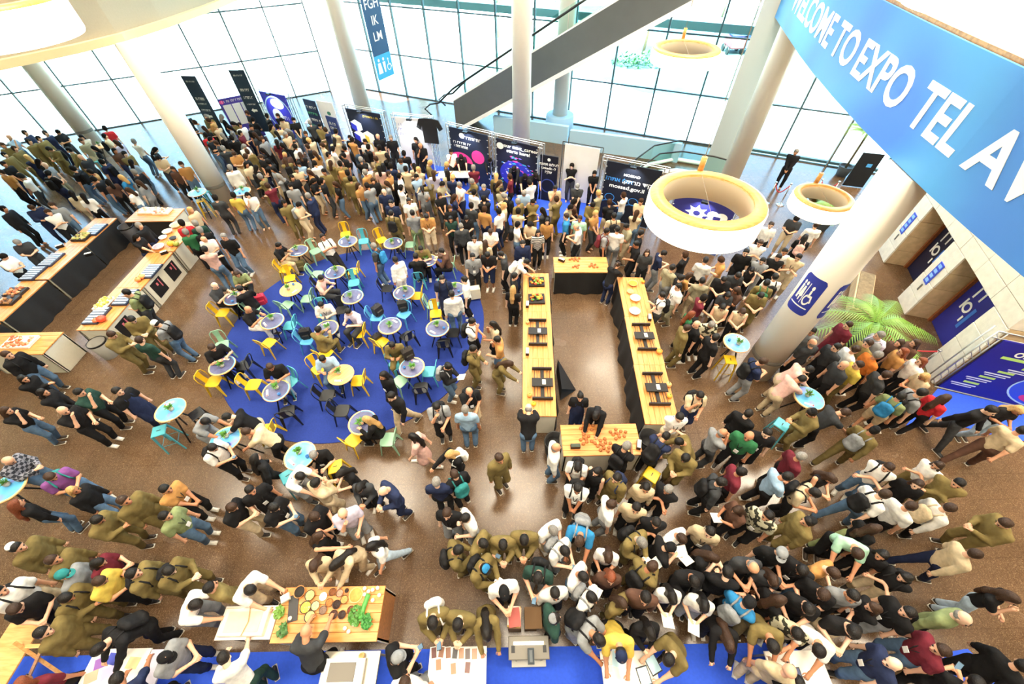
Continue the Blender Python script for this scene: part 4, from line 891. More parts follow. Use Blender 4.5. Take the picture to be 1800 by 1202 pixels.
FOODS = [(435, 230, .105, 'C98A50', '1E1712', 'tan bowl of black olives', 0), (570, 275, .09, '2A2A26', 'E4CC86', 'bowl of chunky chickpea salad', 8), (515, 432, .10, '2A2A26', 'E0C050', 'bowl of bright yellow pickles', 8), (640, 412, .08, '2A2A26', 'EAD79A', 'bowl of pale yellow dip', 0), (570, 555, .095, '2A2A26', 'E2CC80', 'bowl of yellow chunks nearest the bald man', 8), (745, 290, .07, 'F4F2EC', 'FBFAF5', 'white bowl of cream cheese', 0), (865, 230, .065, '3A2A20', '8A5028', 'brown spice bowl in the far row', 0), (960, 245, .065, '3A2A20', 'D8927A', 'pink salt bowl in the far row', 0), (1050, 210, .045, 'C98A50', '2A1A12', 'tiny tan jar bowl in the far row', 0), (822, 370, .068, '3A2A20', 'D0783A', 'orange paprika bowl', 0), (1020, 330, .07, '3A2A20', 'D8A05A', 'ochre spice bowl', 0), (920, 395, .075, '3A2A20', '2E1710', 'dark sauce bowl with white spoon beside paprika', 0), (740, 470, .07, '3A2A20', '8A7060', 'grey-brown spice bowl', 0), (880, 530, .075, '3A2A20', '4A2A20', 'dark brown sauce bowl with wooden spoon', 0), (990, 530, .07, '3A2A20', '301A18', 'near-black sauce bowl with white spoon', 0), (1110, 470, .07, '3A2A20', '7A3A20', 'rust brown sauce bowl behind the parsley', 0)]
for x, y, r_, dc, fc, lb, n in FOODS: bowl('dip_bowl', lb + ' on the dips table', *f2(x, y), zt_, r_, dc, fc, 'bowls on the dips table', .5, n=n, chunk='EAD890' if n else None)
p = W(*f2(1170, 270), zt_); o = thing('bread_board', 'round tan flatbread board on the dips table', 'board', (p.x, p.y, zt_ + .002)); MB().lathe((0, 0, 0), [(.125, 0), (.13, .01), (.13, .02)], 26).build('board', M_WOODT, o); MB().lathe((0, 0, .02), [(.11, 0), (.1, .015), (.0001, .02)], 22, cap=False).build('flatbread', mat('bread_tan', 'D8A050', .7, noise=.2), o)
ONI = MB().ball((0, 0, .036), .036, 10, 7, sz=.9).lathe((0, 0, .066), [(.008, 0), (.004, .02)], 6).mesh('onion_body', [mat('onion_white', 'F6F0DE', .4)])
for i, (x, y) in enumerate(((1290, 185), (1340, 225), (1395, 205), (1460, 180), (1480, 275), (1290, 265), (1395, 340), (1145, 655), (1030, 710), (1078, 752), (310, 578))):
    p = W(*f2(x, y), zt_); o = thing('onion', 'white onion lying on the dips table', 'onion', (p.x, p.y, zt_ + .002), i, 'onions on the dips table', f2(x, y)[0]); O('onion_body', ONI, o)
def herb(px, py, z, r, label, col='4E8A34', n=150, seed=1):
    p = W(px, py, z); o = thing('herb_bunch', label, 'herbs', (p.x, p.y, z + .004)); q = random.Random(seed); mb = MB()
    for k in range(n):
        a = q.uniform(0, 6.28); u = q.random() ** .5 * r; b_ = Vector((u * math.cos(a), u * math.sin(a) * 1.3, q.uniform(.01, .09))); d = Vector((q.uniform(-1, 1), q.uniform(-1, 1), q.uniform(-.3, .9))).normalized(); s = d.cross(Vector((.2, .1, 1))).normalized(); l = q.uniform(.02, .05)
        mb.add([b_ - d * l, b_ + s * l * .5, b_ + d * l, b_ - s * l * .5], [(0, 1, 2, 3)])
    mb.build('leaves', mat('herb_' + col, col, .5, noise=.3, scale=30), o)['kind'] = 'stuff'
    MB().tube([(0, -.02, .02), (0, -r * 1.2, .015)], .012, 5).build('stems', M_GREEN, o)
herb(*f2(1180, 540), zt_, .12, 'parsley bunch at the middle of the dips table', n=180); herb(*f2(1320, 620), zt_, .09, 'leafy basil bunch on the dips table', '3E8A3A', 120, 2); herb(*f2(170, 500), zt_, .08, 'loose green herbs at the table corner by the bread', '6E9A3A', 110, 3); herb(*f2(215, 740), zt_, .08, 'mint bunch beside the bald man', '4A7A3A', 110, 4)
p = W(*f2(1290, 420), zt_); o = thing('cucumber', 'large green cucumber on the dips table', 'cucumber', (p.x, p.y, zt_ + .045), 1.4); MB().tube([(-.19, 0, 0), (-.15, .0, 0), (0, .01, .0), (.15, 0, 0), (.19, 0, 0)], .045, 12).build('cucumber_body', mat('cucumber_green', '4FA048', .45, noise=.2, scale=20), o); MB().cyl((.185, 0, -.01), .012, .03, 8).build('stem', M_GREEN, o)
p = W(*f2(345, 440), zt_); o = thing('slate_board', 'dark slate board with cheese on the dips table', 'board', (p.x, p.y, zt_ + .002), .25); MB().box((0, 0, .01), (.17, .42, .02), bev=.003).build('slate', mat('slate', '3A3A3C', .6), o)
p = W(*f2(262, 315), zt_); o = thing('cheese_block', 'white cheese block at the corner of the slate board', 'cheese', (p.x, p.y, zt_ + .024), .5); MB().box((0, 0, .05), (.15, .12, .1), bev=.02).build('cheese_body', mat('cheese_white', 'F2EDE0', .5), o)
o = thing('bread_box', 'white paper-wrapped box of flatbread', 'box', (-4.82, .83, .902)); MB().box((0, 0, .06), (.78, .42, .12), bev=.015).build('paper_wrap', mat('paper_cream', 'F0DFCB', .7, noise=.08), o); MB().box((0, .0, .125), (.6, .3, .01)).build('bread_sheet', mat('bread_pale', 'EBCFB0', .8, noise=.1, scale=8), o); MB().tube([(.05, .2, .14), (.1, 0, .15), (.05, -.2, .14)], .008, 4).build('string', mat('string', 'B09060', .8), o)
# pastries on the two end counters of the island
PAS = MB().lathe((0, 0, 0), [(.02, 0), (.042, .012), (.04, .03), (.02, .045), (.0001, .048)], 10, cap=False, smooth=True).mesh('pastry_body', [mat('pastry_brown', 'B8703A', .6, noise=.35, scale=30)])
q = random.Random(8)
for cx, cy, n, lb in ((1030, 752, 9, 'golden pastry bun by the vendor hands on the island counter'), (1087, 763, 10, 'dark glazed bun in the heap near the grey-haired man'), (1030, 772, 8, 'small pale bun in the row behind the chalk sign'), (1060, 783, 12, 'round bun in the heap at the counter edge'), (1008, 456, 6, 'far pastry on the back counter beside the sign box'), (1015, 457, 5, 'brown pastry cluster on the back counter'), (1014, 469, 5, 'small roll on the back counter centre'), (1043, 468, 7, 'flat pastry on the back counter end')):
    for k in range(n):
        p = W(cx, cy, .9); a = k * 2.4; u = .05 * math.sqrt(k); x, y = p.x + u * math.cos(a) * 1.3, p.y + u * math.sin(a)
        o = thing('pastry', lb, 'pastry', (x, y, .902), q.uniform(0, 6), 'pastries on the island'); o['group'] = lb; O('pastry_body', PAS, o)
def box_sign(px, py, label, rz=0., col='F2EEDC', z=.9):
    p = W(px, py, z); o = thing('sign_block', label, 'sign', (p.x, p.y, z + .002), rz); MB().box((0, 0, .05), (.22, .09, .1)).build('block', M_BLK, o); MB().box((0, 0, .102), (.2, .085, .006)).build('card', mat('card_' + col, col, .5), o)
box_sign(987, 459, 'black block with cream card on the back counter', -.6); box_sign(1011, 786, 'small chalk sign on the pastry counter', 0, '2A3A2A'); box_sign(927, 537, 'cream card block beside the vegetable boxes', 1.5); box_sign(927, 620, 'cream card block between the two racks', 1.5); box_sign(1141, 560, 'cream card block beside the steel bowl', 1.4); box_sign(158, 449, 'cream card block on the black-draped counter', .4); box_sign(107, 435, 'cream card block beside the vendor tray', .7); box_sign(290, 446, 'cream card block between tray and onion bowl', .6); box_sign(1122, 783, 'cream card stack at the pastry counter corner', 1.3)
# black racks
M_RACK = mat('rack_black', '1E1B1A', .5, metal=.3)
def rack(px, py, label, rz=0.):
    p = W(px, py, .9); o = thing('serving_rack', label, 'rack', (p.x, p.y, .902), rz, 'black serving racks')
    for s in (-1, 1): MB().box((0, s * .46, .07), (.52, .05, .10), bev=.006).build('end_bar', M_RACK, o)
    MB().box((0, 0, .04), (.09, .92, .03)).build('spine', M_RACK, o); MB().box((0, 0, .11), (.54, .26, .03), bev=.005).build('plate', M_RACK, o)
    for k in (-.2, -.13, .13, .2): MB().tube([(k, -.44, .07), (k, .44, .07)], .008, 5).build('rod', M_RACK, o)
    MB().box((.04, .0, .128), (.09, .15, .008), bev=.002).build('label_card', M_CARD if 'M_CARD' in globals() else M_WT, o)
rack(945, 586, 'black serving rack on the island counter by the rug, far one', -_r); rack(953, 676, 'black serving rack on the island counter by the rug, near one', -_r); rack(1131, 594, 'black serving rack beside the orange gourd', -_r); rack(1152, 685, 'black serving rack next to the man with crossed arms', -_r)
def crate(px, py, label, seed):
    p = W(px, py, .9); o = thing('vegetable_box', label, 'vegetables', (p.x, p.y, .902), 0, 'vegetable boxes'); MB().box((0, 0, .035), (.50, .42, .07), bev=.006).build('tray', M_RACK, o); q = random.Random(seed)
    for k in range(26):
        a = q.uniform(0, 6.28); u = q.random() ** .5; MB().ball((u * .2 * math.cos(a), u * .16 * math.sin(a), .09 + .05 * (1 - u)), q.uniform(.03, .045), 8, 6, sx=q.uniform(.8, 1.5)).build('vegetable', mat('veg_' + (c_ := q.choice(['E8762A', 'F0A030', 'E8B840', 'D8552A', '4E8A34'])), c_, .5), o)
crate(943, 497, 'black tray heaped with orange carrots and greens', 3); crate(943, 527, 'black tray heaped with peppers and lettuce', 5)
for x, y, r_, dc, fc, lb in ((1112, 500, .15, 'D8B080', 'E0A838', 'brass bowl of curry at the far island end'), (1108, 514, .11, 'D8B080', 'D8B878', 'small brass bowl beside the curry'), (1116, 526, .16, 'F2E8C0', 'F4EBC4', 'wide cream bowl on the island counter'), (1115, 549, .17, 'B8B0A0', 'DCE4EE', 'steel bowl covered with foil')): bowl('serving_bowl', lb, x, y, .9, r_, dc, fc, 'island serving bowls', .35)
for x, y, r_, c, lb, cat in ((1130, 497, .06, 'E8982A', 'orange gourd at the bowl end of the island', 'gourd'), (1158, 620, .085, 'E89A40', 'round orange gourd beside the second rack', 'gourd'), (1174, 678, .08, 'E8B070', 'pale pumpkin at the near rack', 'pumpkin'), (1176, 698, .07, 'E8A840', 'yellow squash below the pale pumpkin', 'squash'), (938, 711, .06, 'E8C030', 'yellow lemon melon at the island corner', 'melon'), (931, 696, .065, 'E8A050', 'orange squash beside the melon', 'squash'), (927, 568, .06, 'D8B070', 'tan gourd beside the far rack', 'gourd'), (182, 564, .12, 'E0563A', 'large red tomato squash on the poster counter', 'tomato'), (172, 566, .09, 'E87A50', 'smaller red tomato on the poster counter', 'tomato'), (252, 489, .10, 'F0A868', 'pale pumpkin beside the chafing tray', 'pumpkin'), (245, 494, .09, 'E89A58', 'orange pumpkin at the chafing tray corner', 'pumpkin'), (303, 432, .12, 'F0B030', 'yellow squash beside the red onion bowl', 'squash'), (312, 432, .10, '9AA040', 'green squash at the bowl end', 'squash')):
    p = W(x, y, .9); o = thing(cat if cat != 'melon' else 'small_melon', lb, cat, (p.x, p.y, .902)); mb = MB()
    V = []; Fs = []; n_, k_ = 20, 8
    for j in range(k_ + 1):
        ph = math.pi * j / k_
        for i in range(n_):
            a = 2 * math.pi * i / n_; rr = r_ * (1 + .06 * math.cos(a * 7)); V.append((rr * math.sin(ph) * math.cos(a) + 0, rr * math.sin(ph) * math.sin(a), r_ * .8 * (1 - math.cos(ph))))
    for j in range(k_):
        for i in range(n_): Fs.append((j * n_ + i, j * n_ + (i + 1) % n_, (j + 1) * n_ + (i + 1) % n_, (j + 1) * n_ + i))
    mb.add(V, Fs, 0, True).build('flesh', mat('veg_' + c, c, .45, noise=.15, scale=10), o); MB().tube([(0, 0, r_ * 1.55), (.01, .01, r_ * 1.55 + .035)], .012, 6, r2=.008).build('stem', M_GREEN, o)
# chafing trays of glassware on the far counters
def tray(px, py, label, rz=0., food='B8C8E0', z=.9, tilt=0.):
    p = W(px, py, z); o = thing('serving_tray', label, 'tray', (p.x, p.y, z + .004), rz, 'dark serving trays'); MB().box((0, 0, .03), (.46, .72, .06), bev=.006).build('tray_body', mat('tray_navy', '2A3348', .4), o)
    for k in range(6): MB().box((0, -.28 + k * .112, .066), (.40, .07, .014)).build('strip', mat('strip_' + food, food, .5, noise=.2), o)
    if tilt: o.rotation_euler = (0, tilt, rz)
for x, y, lb in ((266, 478, 'dark tray of cutlery strips beside the pumpkins'), (222, 524, 'dark tray behind the man bent at the counter'), (172, 556, 'dark tray at the tomato end'), (170, 405, 'dark tray at the last draped unit'), (92, 458, 'dark tray before the grey-shirted vendor'), (60, 482, 'dark tray nearer the backpack guest')): tray(x, y, lb)
def heap(px, py, label, cols, dish, w=.4, d=.5, z=.9, n=22, seed=1, cat='food'):
    p = W(px, py, z); o = thing('food_platter', label, cat, (p.x, p.y, z + .004)); MB().box((0, 0, .04), (w, d, .08), bev=.01).build('dish', mat('dish_' + dish, dish, .5), o); q = random.Random(seed); mb = [MB() for _ in cols]
    for k in range(n): mb[k % len(cols)].ball((q.uniform(-.42, .42) * w, q.uniform(-.42, .42) * d, .09), q.uniform(.03, .06), 7, 5, sz=.7)
    for b_, c in zip(mb, cols): b_.build('food', mat('food_' + c, c, .6, noise=.3, scale=30), o)['kind'] = 'stuff'
heap(184, 535, 'white tray of vegetable quiche on the poster counter', ['D8C050', 'A8B048', 'E0D090'], 'F2EEE4', .34, .55, .95, 40, 3); heap(146, 418, 'black box of greens and fruit on the draped counter', ['C8B060', 'A8A858', 'D8C890'], '1E1B1A', .5, .5, .9, 36, 4)
heap(262, 372, 'white platter of sliced fish by the column', ['F2D8C8', 'E8B8A0', 'F6EEE4'], 'F4F0E8', .7, .4, .9, 26, 5); heap(287, 373, 'white platter of cured meat by the column', ['E8C0A8', 'D89880', 'F2E0D4'], 'F4F0E8', .6, .4, .9, 26, 6); heap(30, 515, 'dark oval dish of cooked meat on the draped counter', ['C87848', 'A85830', 'E0A070'], '1E1B1A', .55, .4, .9, 26, 7); heap(38, 603, 'spread of sliced meats on the cream counter', ['D88050', 'C86840', 'E8B090'], 'F2EADD', .8, .45, .9, 40, 8); heap(20, 530, 'pan of brown stew on the draped counter', ['7A4A2A', '9A6A3A'], '1E1B1A', .4, .4, .9, 18, 9)
for x, y, r_, dc, fc, lb in ((281, 436, .19, 'E8D0D4', 'D8A8B8', 'wide bowl of red onion on the poster counter'), (296, 409, .17, 'F0EAD0', 'F4EBC0', 'white bowl of pale salad before the vendors'), (311, 398, .2, 'F0E8C8', 'E8D890', 'wide bowl of yellow salad at the far end'), (288, 419, .14, 'F4F0E4', 'F8F4EA', 'white bowl of tahini before the vendors'), (305, 420, .12, '3A3A3E', '2A2A2C', 'black pan beside the squash')): bowl('salad_bowl', lb, x, y, .9, r_, dc, fc, 'bowls on the poster counter', .5)
# bins
def bin_(px, py, r_, h, col, label):
    p = W(px, py, h); o = thing('waste_bin', label, 'bin', (p.x, p.y, 0)); MB().lathe((0, 0, 0), [(r_ * .85, 0), (r_, h), (r_ * .96, h), (r_ * .9, h * .55), (.0001, h * .5)], 26, cap=False).build('bin_body', mat('bin_' + col, col, .6), o); MB().lathe((0, 0, h - .05), [(r_ * 1.01, 0), (r_ * 1.04, .03), (r_ * 1.01, .06), (r_ * .94, .05)], 26, cap=False).build('liner', mat('liner_black', '121214', .4), o)
bin_(168, 601, .24, .62, '8A8780', 'grey round waste bin with black liner at the counter corner'); bin_(220, 397, .26, .85, '2A2A30', 'black round waste bin by the fish counter'); bin_(1142, 769, .24, .7, '1E1E20', 'black waste bin under the island corner'); bin_(976, 775, .26, .55, '1A1A1C', 'black waste bin beside the pastry counter')
# floor cable cover of the island
o = thing('loose_drape', 'black cloth corner spilling from the island counter', 'cloth', (1.28, 6.35, 0)); MB().add([(0, .5, .02), (.02, -.5, .02), (.5, -.15, .01), (0, .5, .6), (.02, -.5, .6)], [(0, 1, 4, 3), (0, 2, 1), (3, 4, 2)]).build('cloth', M_DRAPE, o)
# ---------------------------------------------------------------- stanchions with red rope
M_CHR = mat('chrome', 'C8CACC', .2, metal=.9); M_ROPE = mat('rope_red', 'B03038', .8)
SP = [((1346, 357), 'chrome rope post nearest the large ring lamp'), ((1371, 360), 'chrome rope post before the woman in a blazer'), ((1424, 352), 'chrome rope post seen through the small ring lamp'), ((1452, 356), 'chrome rope post at the olive pot'), ((1606, 652), 'chrome rope post against the stone pier')]
SPP = []
for (px, py), lb in SP:
    p = W(px, py); SPP.append(p); o = thing('rope_post', lb, 'post', (p.x, p.y, 0)); MB().lathe((0, 0, 0), [(.16, 0), (.16, .02), (.03, .05)], 22).build('base', M_CHR, o); MB().cyl((0, 0, .04), .025, .9, 12).build('pole', M_CHR, o); MB().lathe((0, 0, .93), [(.045, 0), (.05, .02), (.04, .05)], 14).build('cap', M_CHR, o)
def rope(a, b_, label):
    P = [a.lerp(b_, t) + Vector((0, 0, .9 - .35 * math.sin(math.pi * t))) for t in [i / 10 for i in range(11)]]; tag(MB().tube(P, .022, 7).build('red_rope', M_ROPE), label, 'rope')
rope(SPP[0], SPP[1], 'red rope sagging between posts below the woman in a blazer'); rope(SPP[2], SPP[3], 'red rope seen through the small ring lamp'); rope(SPP[4], SPP[4] + Vector((-.9, .9, 0)), 'red rope running off the stone pier')
# ---------------------------------------------------------------- palms
def palm(px, py, label, h=1.2, n=14, Lf=1.3, seed=1, trunk=.05, droop=.9):
    p = W(px, py); o = thing('potted_palm', label, 'palm', (p.x, p.y, 0)); q = random.Random(seed)
    MB().lathe((0, 0, 0), [(.22, 0), (.30, .45), (.27, .45), (.25, .38), (.0001, .38)], 24, cap=False).build('pot', mat('palm_pot', '3A4148', .6), o); MB().tube([(0, 0, .38), (.03, .02, h)], trunk, 7).build('stem', M_BARK, o)
    for k in range(n):
        a = 2 * math.pi * k / n + q.uniform(-.2, .2); el = q.uniform(.5, 1.2); mb = MB(); P = []
        for i in range(13):
            t = i / 12; r_ = Lf * t * (math.cos(el) + .35 * t); P.append(Vector((r_ * math.cos(a), r_ * math.sin(a), h + Lf * t * math.sin(el) * (1 - droop * t))))
        mb.tube(P, .012, 4, r2=.003)
        for i in range(1, 12):
            d = (P[i + 1] - P[i - 1]).normalized(); s = d.cross(Vector((0, 0, 1))).normalized(); l = .34 * math.sin(math.pi * (i / 13)) + .1
            for sg in (1, -1):
                for off in (0, .5):
                    b_ = P[i].lerp(P[i + 1], off); e = b_ + s * sg * l * .8 + d * l * .55 + Vector((0, 0, -l * .35)); w_ = d * .026
                    mb.add([b_ - w_, b_ + w_, e], [(0, 1, 2)])
        mb.build('frond', mat('palm_green', '6C9438', .5, noise=.3, scale=3), o)
palm(1500, 606, 'bushy potted palm between the sign column and stone wall', .9, 12, 1.5, 1, .05, 1.05); palm(1478, 308, 'tall potted palm at the back glass', 1.9, 12, 1.0, 2); palm(1440, 402, 'small potted palm behind the small ring lamp', .8, 10, .8, 3)
o = thing('planter_box', 'long pale stone planter behind the sign column', 'planter', (*W(1505, 528)[:2], 0), _srz); MB().box((0, 0, .22), (.5, 2.2, .44), 1.3, bev=.02).build('planter_body', M_STONE2, o); MB().box((0, 0, .45), (.42, 2.1, .03), 1.3).build('soil', M_BARK, o)
p = W(1433, 352); o = thing('olive_pot', 'olive metal planter seen through the small ring lamp', 'planter', (p.x, p.y, 0)); MB().lathe((0, 0, 0), [(.28, 0), (.33, .5), (.36, .55), (.3, .55), (.28, .4)], 24).build('planter_body', mat('planter_olive', '6A5A2A', .4, metal=.4), o); MB().lathe((0, 0, .44), [(.29, 0), (.0001, .02)], 20, cap=False).build('soil', M_BARK, o)
# far black panel by the glass
b = backdrop('wall_screen', (1518, 268), (1556, 272), 1.5, 1.5, '101820', 'dark screen panel behind the tall palm', truss=False, cat='screen'); put_shape(b, rect(.1, 1.0, .2, .15), '4FA8F0')
# white suitcase and bags
p = W(836, 526, .0); o = thing('suitcase', 'cream cabin suitcase beside the seated man', 'suitcase', (p.x, p.y, .02), .2); MB().box((0, 0, .30), (.36, .22, .5), bev=.04).build('shell', mat('case_cream', 'E4DFC8', .4), o); MB().tube([(-.1, .08, .54), (-.1, .08, .75), (.1, .08, .75), (.1, .08, .54)], .01, 5).build('handle', M_BLK, o)
for s in (-1, 1): MB().ball((s * .13, 0, .025), .03, 8, 6).build('wheel', M_BLK, o)
def loose_bag(px, py, z, col, label, rz=0.):
    p = W(px, py, z); o = thing('loose_backpack', label, 'backpack', (p.x, p.y, z - .1), rz); MB().box((0, 0, .22), (.30, .18, .42), bev=.06).build('bag_body', mat('bag_' + col, col, .7, noise=.2), o); MB().box((0, -.11, .14), (.2, .06, .2), bev=.025).build('pocket', mat('bag_' + col, col, .7), o); MB().tube([(-.05, 0, .43), (-.04, 0, .48), (.04, 0, .48), (.05, 0, .43)], .01, 5).build('strap', M_BLK, o)
loose_bag(461, 530, .3, 'C02848', 'crimson backpack beside the guest in black', .4); loose_bag(531, 470, .15, '6A6238', 'olive backpack on the floor by the bearded man', .3); loose_bag(709, 541, .55, '1C1C20', 'black backpack hung on a blue chair', .3); loose_bag(665, 600, .3, '1C1C20', 'black backpack on the floor by a yellow chair', .8); loose_bag(665, 549, .55, '2A2A30', 'dark jacket bundle on a blue chair', .9); loose_bag(540, 590, .5, '16161A', 'black bag on the light blue chair', .2); loose_bag(718, 625, .8, '2A2420', 'dark handbag on the soldier table', .6)
# ---------------------------------------------------------------- people: bodies and clothes grown from signed distance fields
def surface_nets(sdf, lo, hi, res):
    lo = np.array(lo, float); n = np.maximum(3, np.ceil((np.array(hi) - lo) / res).astype(int) + 1)
    g = [lo[i] + np.arange(n[i]) * res for i in range(3)]
    P = np.stack(np.meshgrid(*g, indexing='ij'), -1).astype(np.float32)
    D = sdf(P.reshape(-1, 3)).reshape(n)
    S = D < 0
    c = n - 1
    def cor(A, dx, dy, dz): return A[dx:dx + c[0], dy:dy + c[1], dz:dz + c[2]]
    cnt = np.zeros(c, np.int8); acc = np.zeros((*c, 3), np.float32); ne = np.zeros(c, np.float32)
    for d in [(x, y, z) for x in (0, 1) for y in (0, 1) for z in (0, 1)]: cnt += cor(S, *d)
    act = (cnt > 0) & (cnt < 8)
    idx = np.argwhere(act)
    for a in range(3):
        o1, o2 = [(1, 2), (0, 2), (0, 1)][a]
        for i in (0, 1):
            for j in (0, 1):
                d0 = [0, 0, 0]; d0[o1] = i; d0[o2] = j; d1 = list(d0); d1[a] = 1
                A = cor(D, *d0)[act]; B = cor(D, *d1)[act]
                k = (A < 0) != (B < 0); t = np.where(k, A / np.where(np.abs(A - B) < 1e-9, 1, A - B), 0)
                pos = np.tile(np.array(d0, np.float32), (len(A), 1)); pos[:, a] += t
                if 'tot' not in locals(): tot = np.zeros((len(A), 3), np.float32); num = np.zeros(len(A), np.float32)
                tot += pos * k[:, None]; num += k
    V = lo + (idx + tot / num[:, None]) * res
    ids = -np.ones(c, int); ids[act] = np.arange(len(idx))
    F = []
    for a in range(3):
        o1, o2 = [(1, 2), (2, 0), (0, 1)][a]
        sl0 = [slice(None)] * 3; sl1 = [slice(None)] * 3; sl0[a] = slice(0, -1); sl1[a] = slice(1, None)
        A = S[tuple(sl0)]; B = S[tuple(sl1)]
        e = np.argwhere(A != B)
        ok = (e[:, o1] > 0) & (e[:, o2] > 0) & (e[:, o1] < c[o1]) & (e[:, o2] < c[o2]); e = e[ok]
        ins = A[e[:, 0], e[:, 1], e[:, 2]]
        def nb(i, j):
            q = e.copy(); q[:, o1] -= i; q[:, o2] -= j; return ids[q[:, 0], q[:, 1], q[:, 2]]
        q = np.stack([nb(1, 1), nb(0, 1), nb(0, 0), nb(1, 0)], 1)
        q[~ins] = q[~ins][:, ::-1]
        F.append(q)
    return V, np.concatenate(F)
def seg(P, a, b, ra, rb, M=None, S=None):
    a = np.array(a, np.float32); b = np.array(b, np.float32); k = 1.
    if M is not None:
        T = (np.diag(S) @ M).astype(np.float32); P = P @ T.T; a = T @ a; b = T @ b; k = 1. / max(S)
    ba = b - a; L = float(ba @ ba) + 1e-9
    t = np.clip(((P - a) @ ba) / L, 0, 1)
    d = np.linalg.norm(P - a - t[:, None] * ba, axis=1) - (ra + (rb - ra) * t)
    return d * (k if M is not None else 1.)
def smin(a, b, k):
    h = np.clip(.5 + .5 * (b - a) / k, 0, 1); return b + (a - b) * h - k * h * (1 - h)
def union(P, prims, k=.03):
    d = None
    for p in prims:
        e = seg(P, *p); d = e if d is None else smin(d, e, k)
    return d
def rotx(a): c, s = math.cos(a), math.sin(a); return np.array([[1, 0, 0], [0, c, -s], [0, s, c]])
def rotz(a): c, s = math.cos(a), math.sin(a); return np.array([[c, -s, 0], [s, c, 0], [0, 0, 1]])
def ik(a, c, l1, l2, hint):
    a = np.array(a, float); c = np.array(c, float); d = c - a; D = np.linalg.norm(d); D2 = min(D, (l1 + l2) * .999)
    c = a + d / D * D2; x = (l1 * l1 - l2 * l2 + D2 * D2) / (2 * D2); h = math.sqrt(max(l1 * l1 - x * x, 0))
    u = d / D; w = np.array(hint, float); w = w - u * (w @ u); w /= np.linalg.norm(w) + 1e-9
    return a + u * x + w * h, c
# pose: pelvis (y,z), torso lean, head pitch / yaw, hands and feet targets (right, left), x to the right, y ahead
POSES = {
 'stand': dict(hd=.12, hR=(.25, .04, .80), hL=(-.25, .05, .80)),
 'clasp': dict(hd=.2, hR=(.05, .22, .92), hL=(-.05, .23, .94)),
 'phone': dict(hd=.62, hR=(.07, .30, 1.16), hL=(-.07, .30, 1.15), lean=.05),
 'cross': dict(hd=.25, hR=(-.14, .21, 1.18), hL=(.15, .24, 1.15)),
 'eat': dict(hd=.3, hR=(.06, .20, 1.42), hL=(-.08, .28, 1.08)),
 'walk': dict(hd=.15, hR=(.25, -.18, .88), hL=(-.25, .22, .92), fR=(.09, .30, 0), fL=(-.09, -.34, .04), lean=.08),
 'lean': dict(hd=.75, hR=(.16, .52, .98), hL=(-.17, .55, .98), lean=.5, py=-.08),
 'reach': dict(hd=.35, hR=(.20, .58, 1.12), hL=(-.22, .1, .85), lean=.15),
 'sit': dict(hd=.4, hR=(.12, .36, .86), hL=(-.13, .38, .86), lean=.18, pz=.53, fR=(.12, .44, 0), fL=(-.12, .40, 0)),
 'sitback': dict(hd=.1, hR=(.06, .22, .92), hL=(-.08, .20, .9), lean=-.28, pz=.52, fR=(.06, .95, .05), fL=(-.10, .82, 0)),
}
for k_, v_ in POSES.items():
    for q_, d_ in dict(lean=.02, py=0., pz=.93, fR=(.10, .02, 0), fL=(-.10, -.01, 0)).items(): v_.setdefault(q_, d_)
RIGS = {}
def rig(pose):
    if pose in RIGS: return RIGS[pose]
    p = POSES[pose]; r = {}
    pel = np.array([0, p['py'], p['pz']]); Rt = rotx(-p['lean'])
    r['pel'] = pel; r['Rt'] = Rt; T = lambda x, y, z: pel + Rt @ np.array([x, y, z])
    r['T'] = T
    r['neck'] = T(0, -.02, .55)
    Rh = rotx(-(p['hd'] + p['lean'] * .6)); r['Rh'] = Rh; r['head'] = r['neck'] + Rh @ np.array([0, .03, .135])
    for s, h in ((1, 'R'), (-1, 'L')):
        sh = T(s * .185, -.02, .475); hint = (s * .55, -.6, -.6)
        el, wr = ik(sh, p['h' + h], .285, .25, hint)
        r['sh' + h], r['el' + h], r['wr' + h] = sh, el, wr
        d = (wr - el) / np.linalg.norm(wr - el); r['hd' + h] = d
        hip = pel + np.array([s * .095, 0, -.02]); f = np.array(p['f' + h], float); an = f + np.array([0, -.04, .085])
        kn, an = ik(hip, an, .435, .43, (s * .12, 1, .25))
        r['hip' + h], r['kn' + h], r['an' + h] = hip, kn, an
    RIGS[pose] = r; return r
TS = (1., 1.55, 1.)
def torso_prims(r, o=0.):
    T = r['T']; M = r['Rt'].T
    return [(T(0, 0, .0), T(0, .01, .14), .155 + o, .138 + o, M, TS), (T(0, .01, .14), T(0, .01, .34), .138 + o, .165 + o, M, TS),
            (T(-.10, -.01, .44), T(.10, -.01, .44), .085 + o, .085 + o)]
def arm_prims(r, o=0., full=True, h='RL'):
    L = []
    for s in h:
        L.append((r['sh' + s], r['el' + s], .06 + o, .05 + o))
        if full: L.append((r['el' + s], r['wr' + s], .05 + o, .033 + o))
    return L
def leg_prims(r, o=0., h='RL', full=True, an=.042):
    L = []
    for s in h:
        L.append((r['hip' + s], r['kn' + s], .092 + o, .06 + o))
        if full: L.append((r['kn' + s], r['an' + s], .058 + o, an + o))
    return L
def bounds(prims, pad=.06):
    A = np.array([np.minimum(p[0], p[1]) - max(p[2], p[3]) for p in prims]).min(0) - pad
    B = np.array([np.maximum(p[0], p[1]) + max(p[2], p[3]) for p in prims]).max(0) + pad
    return A, B
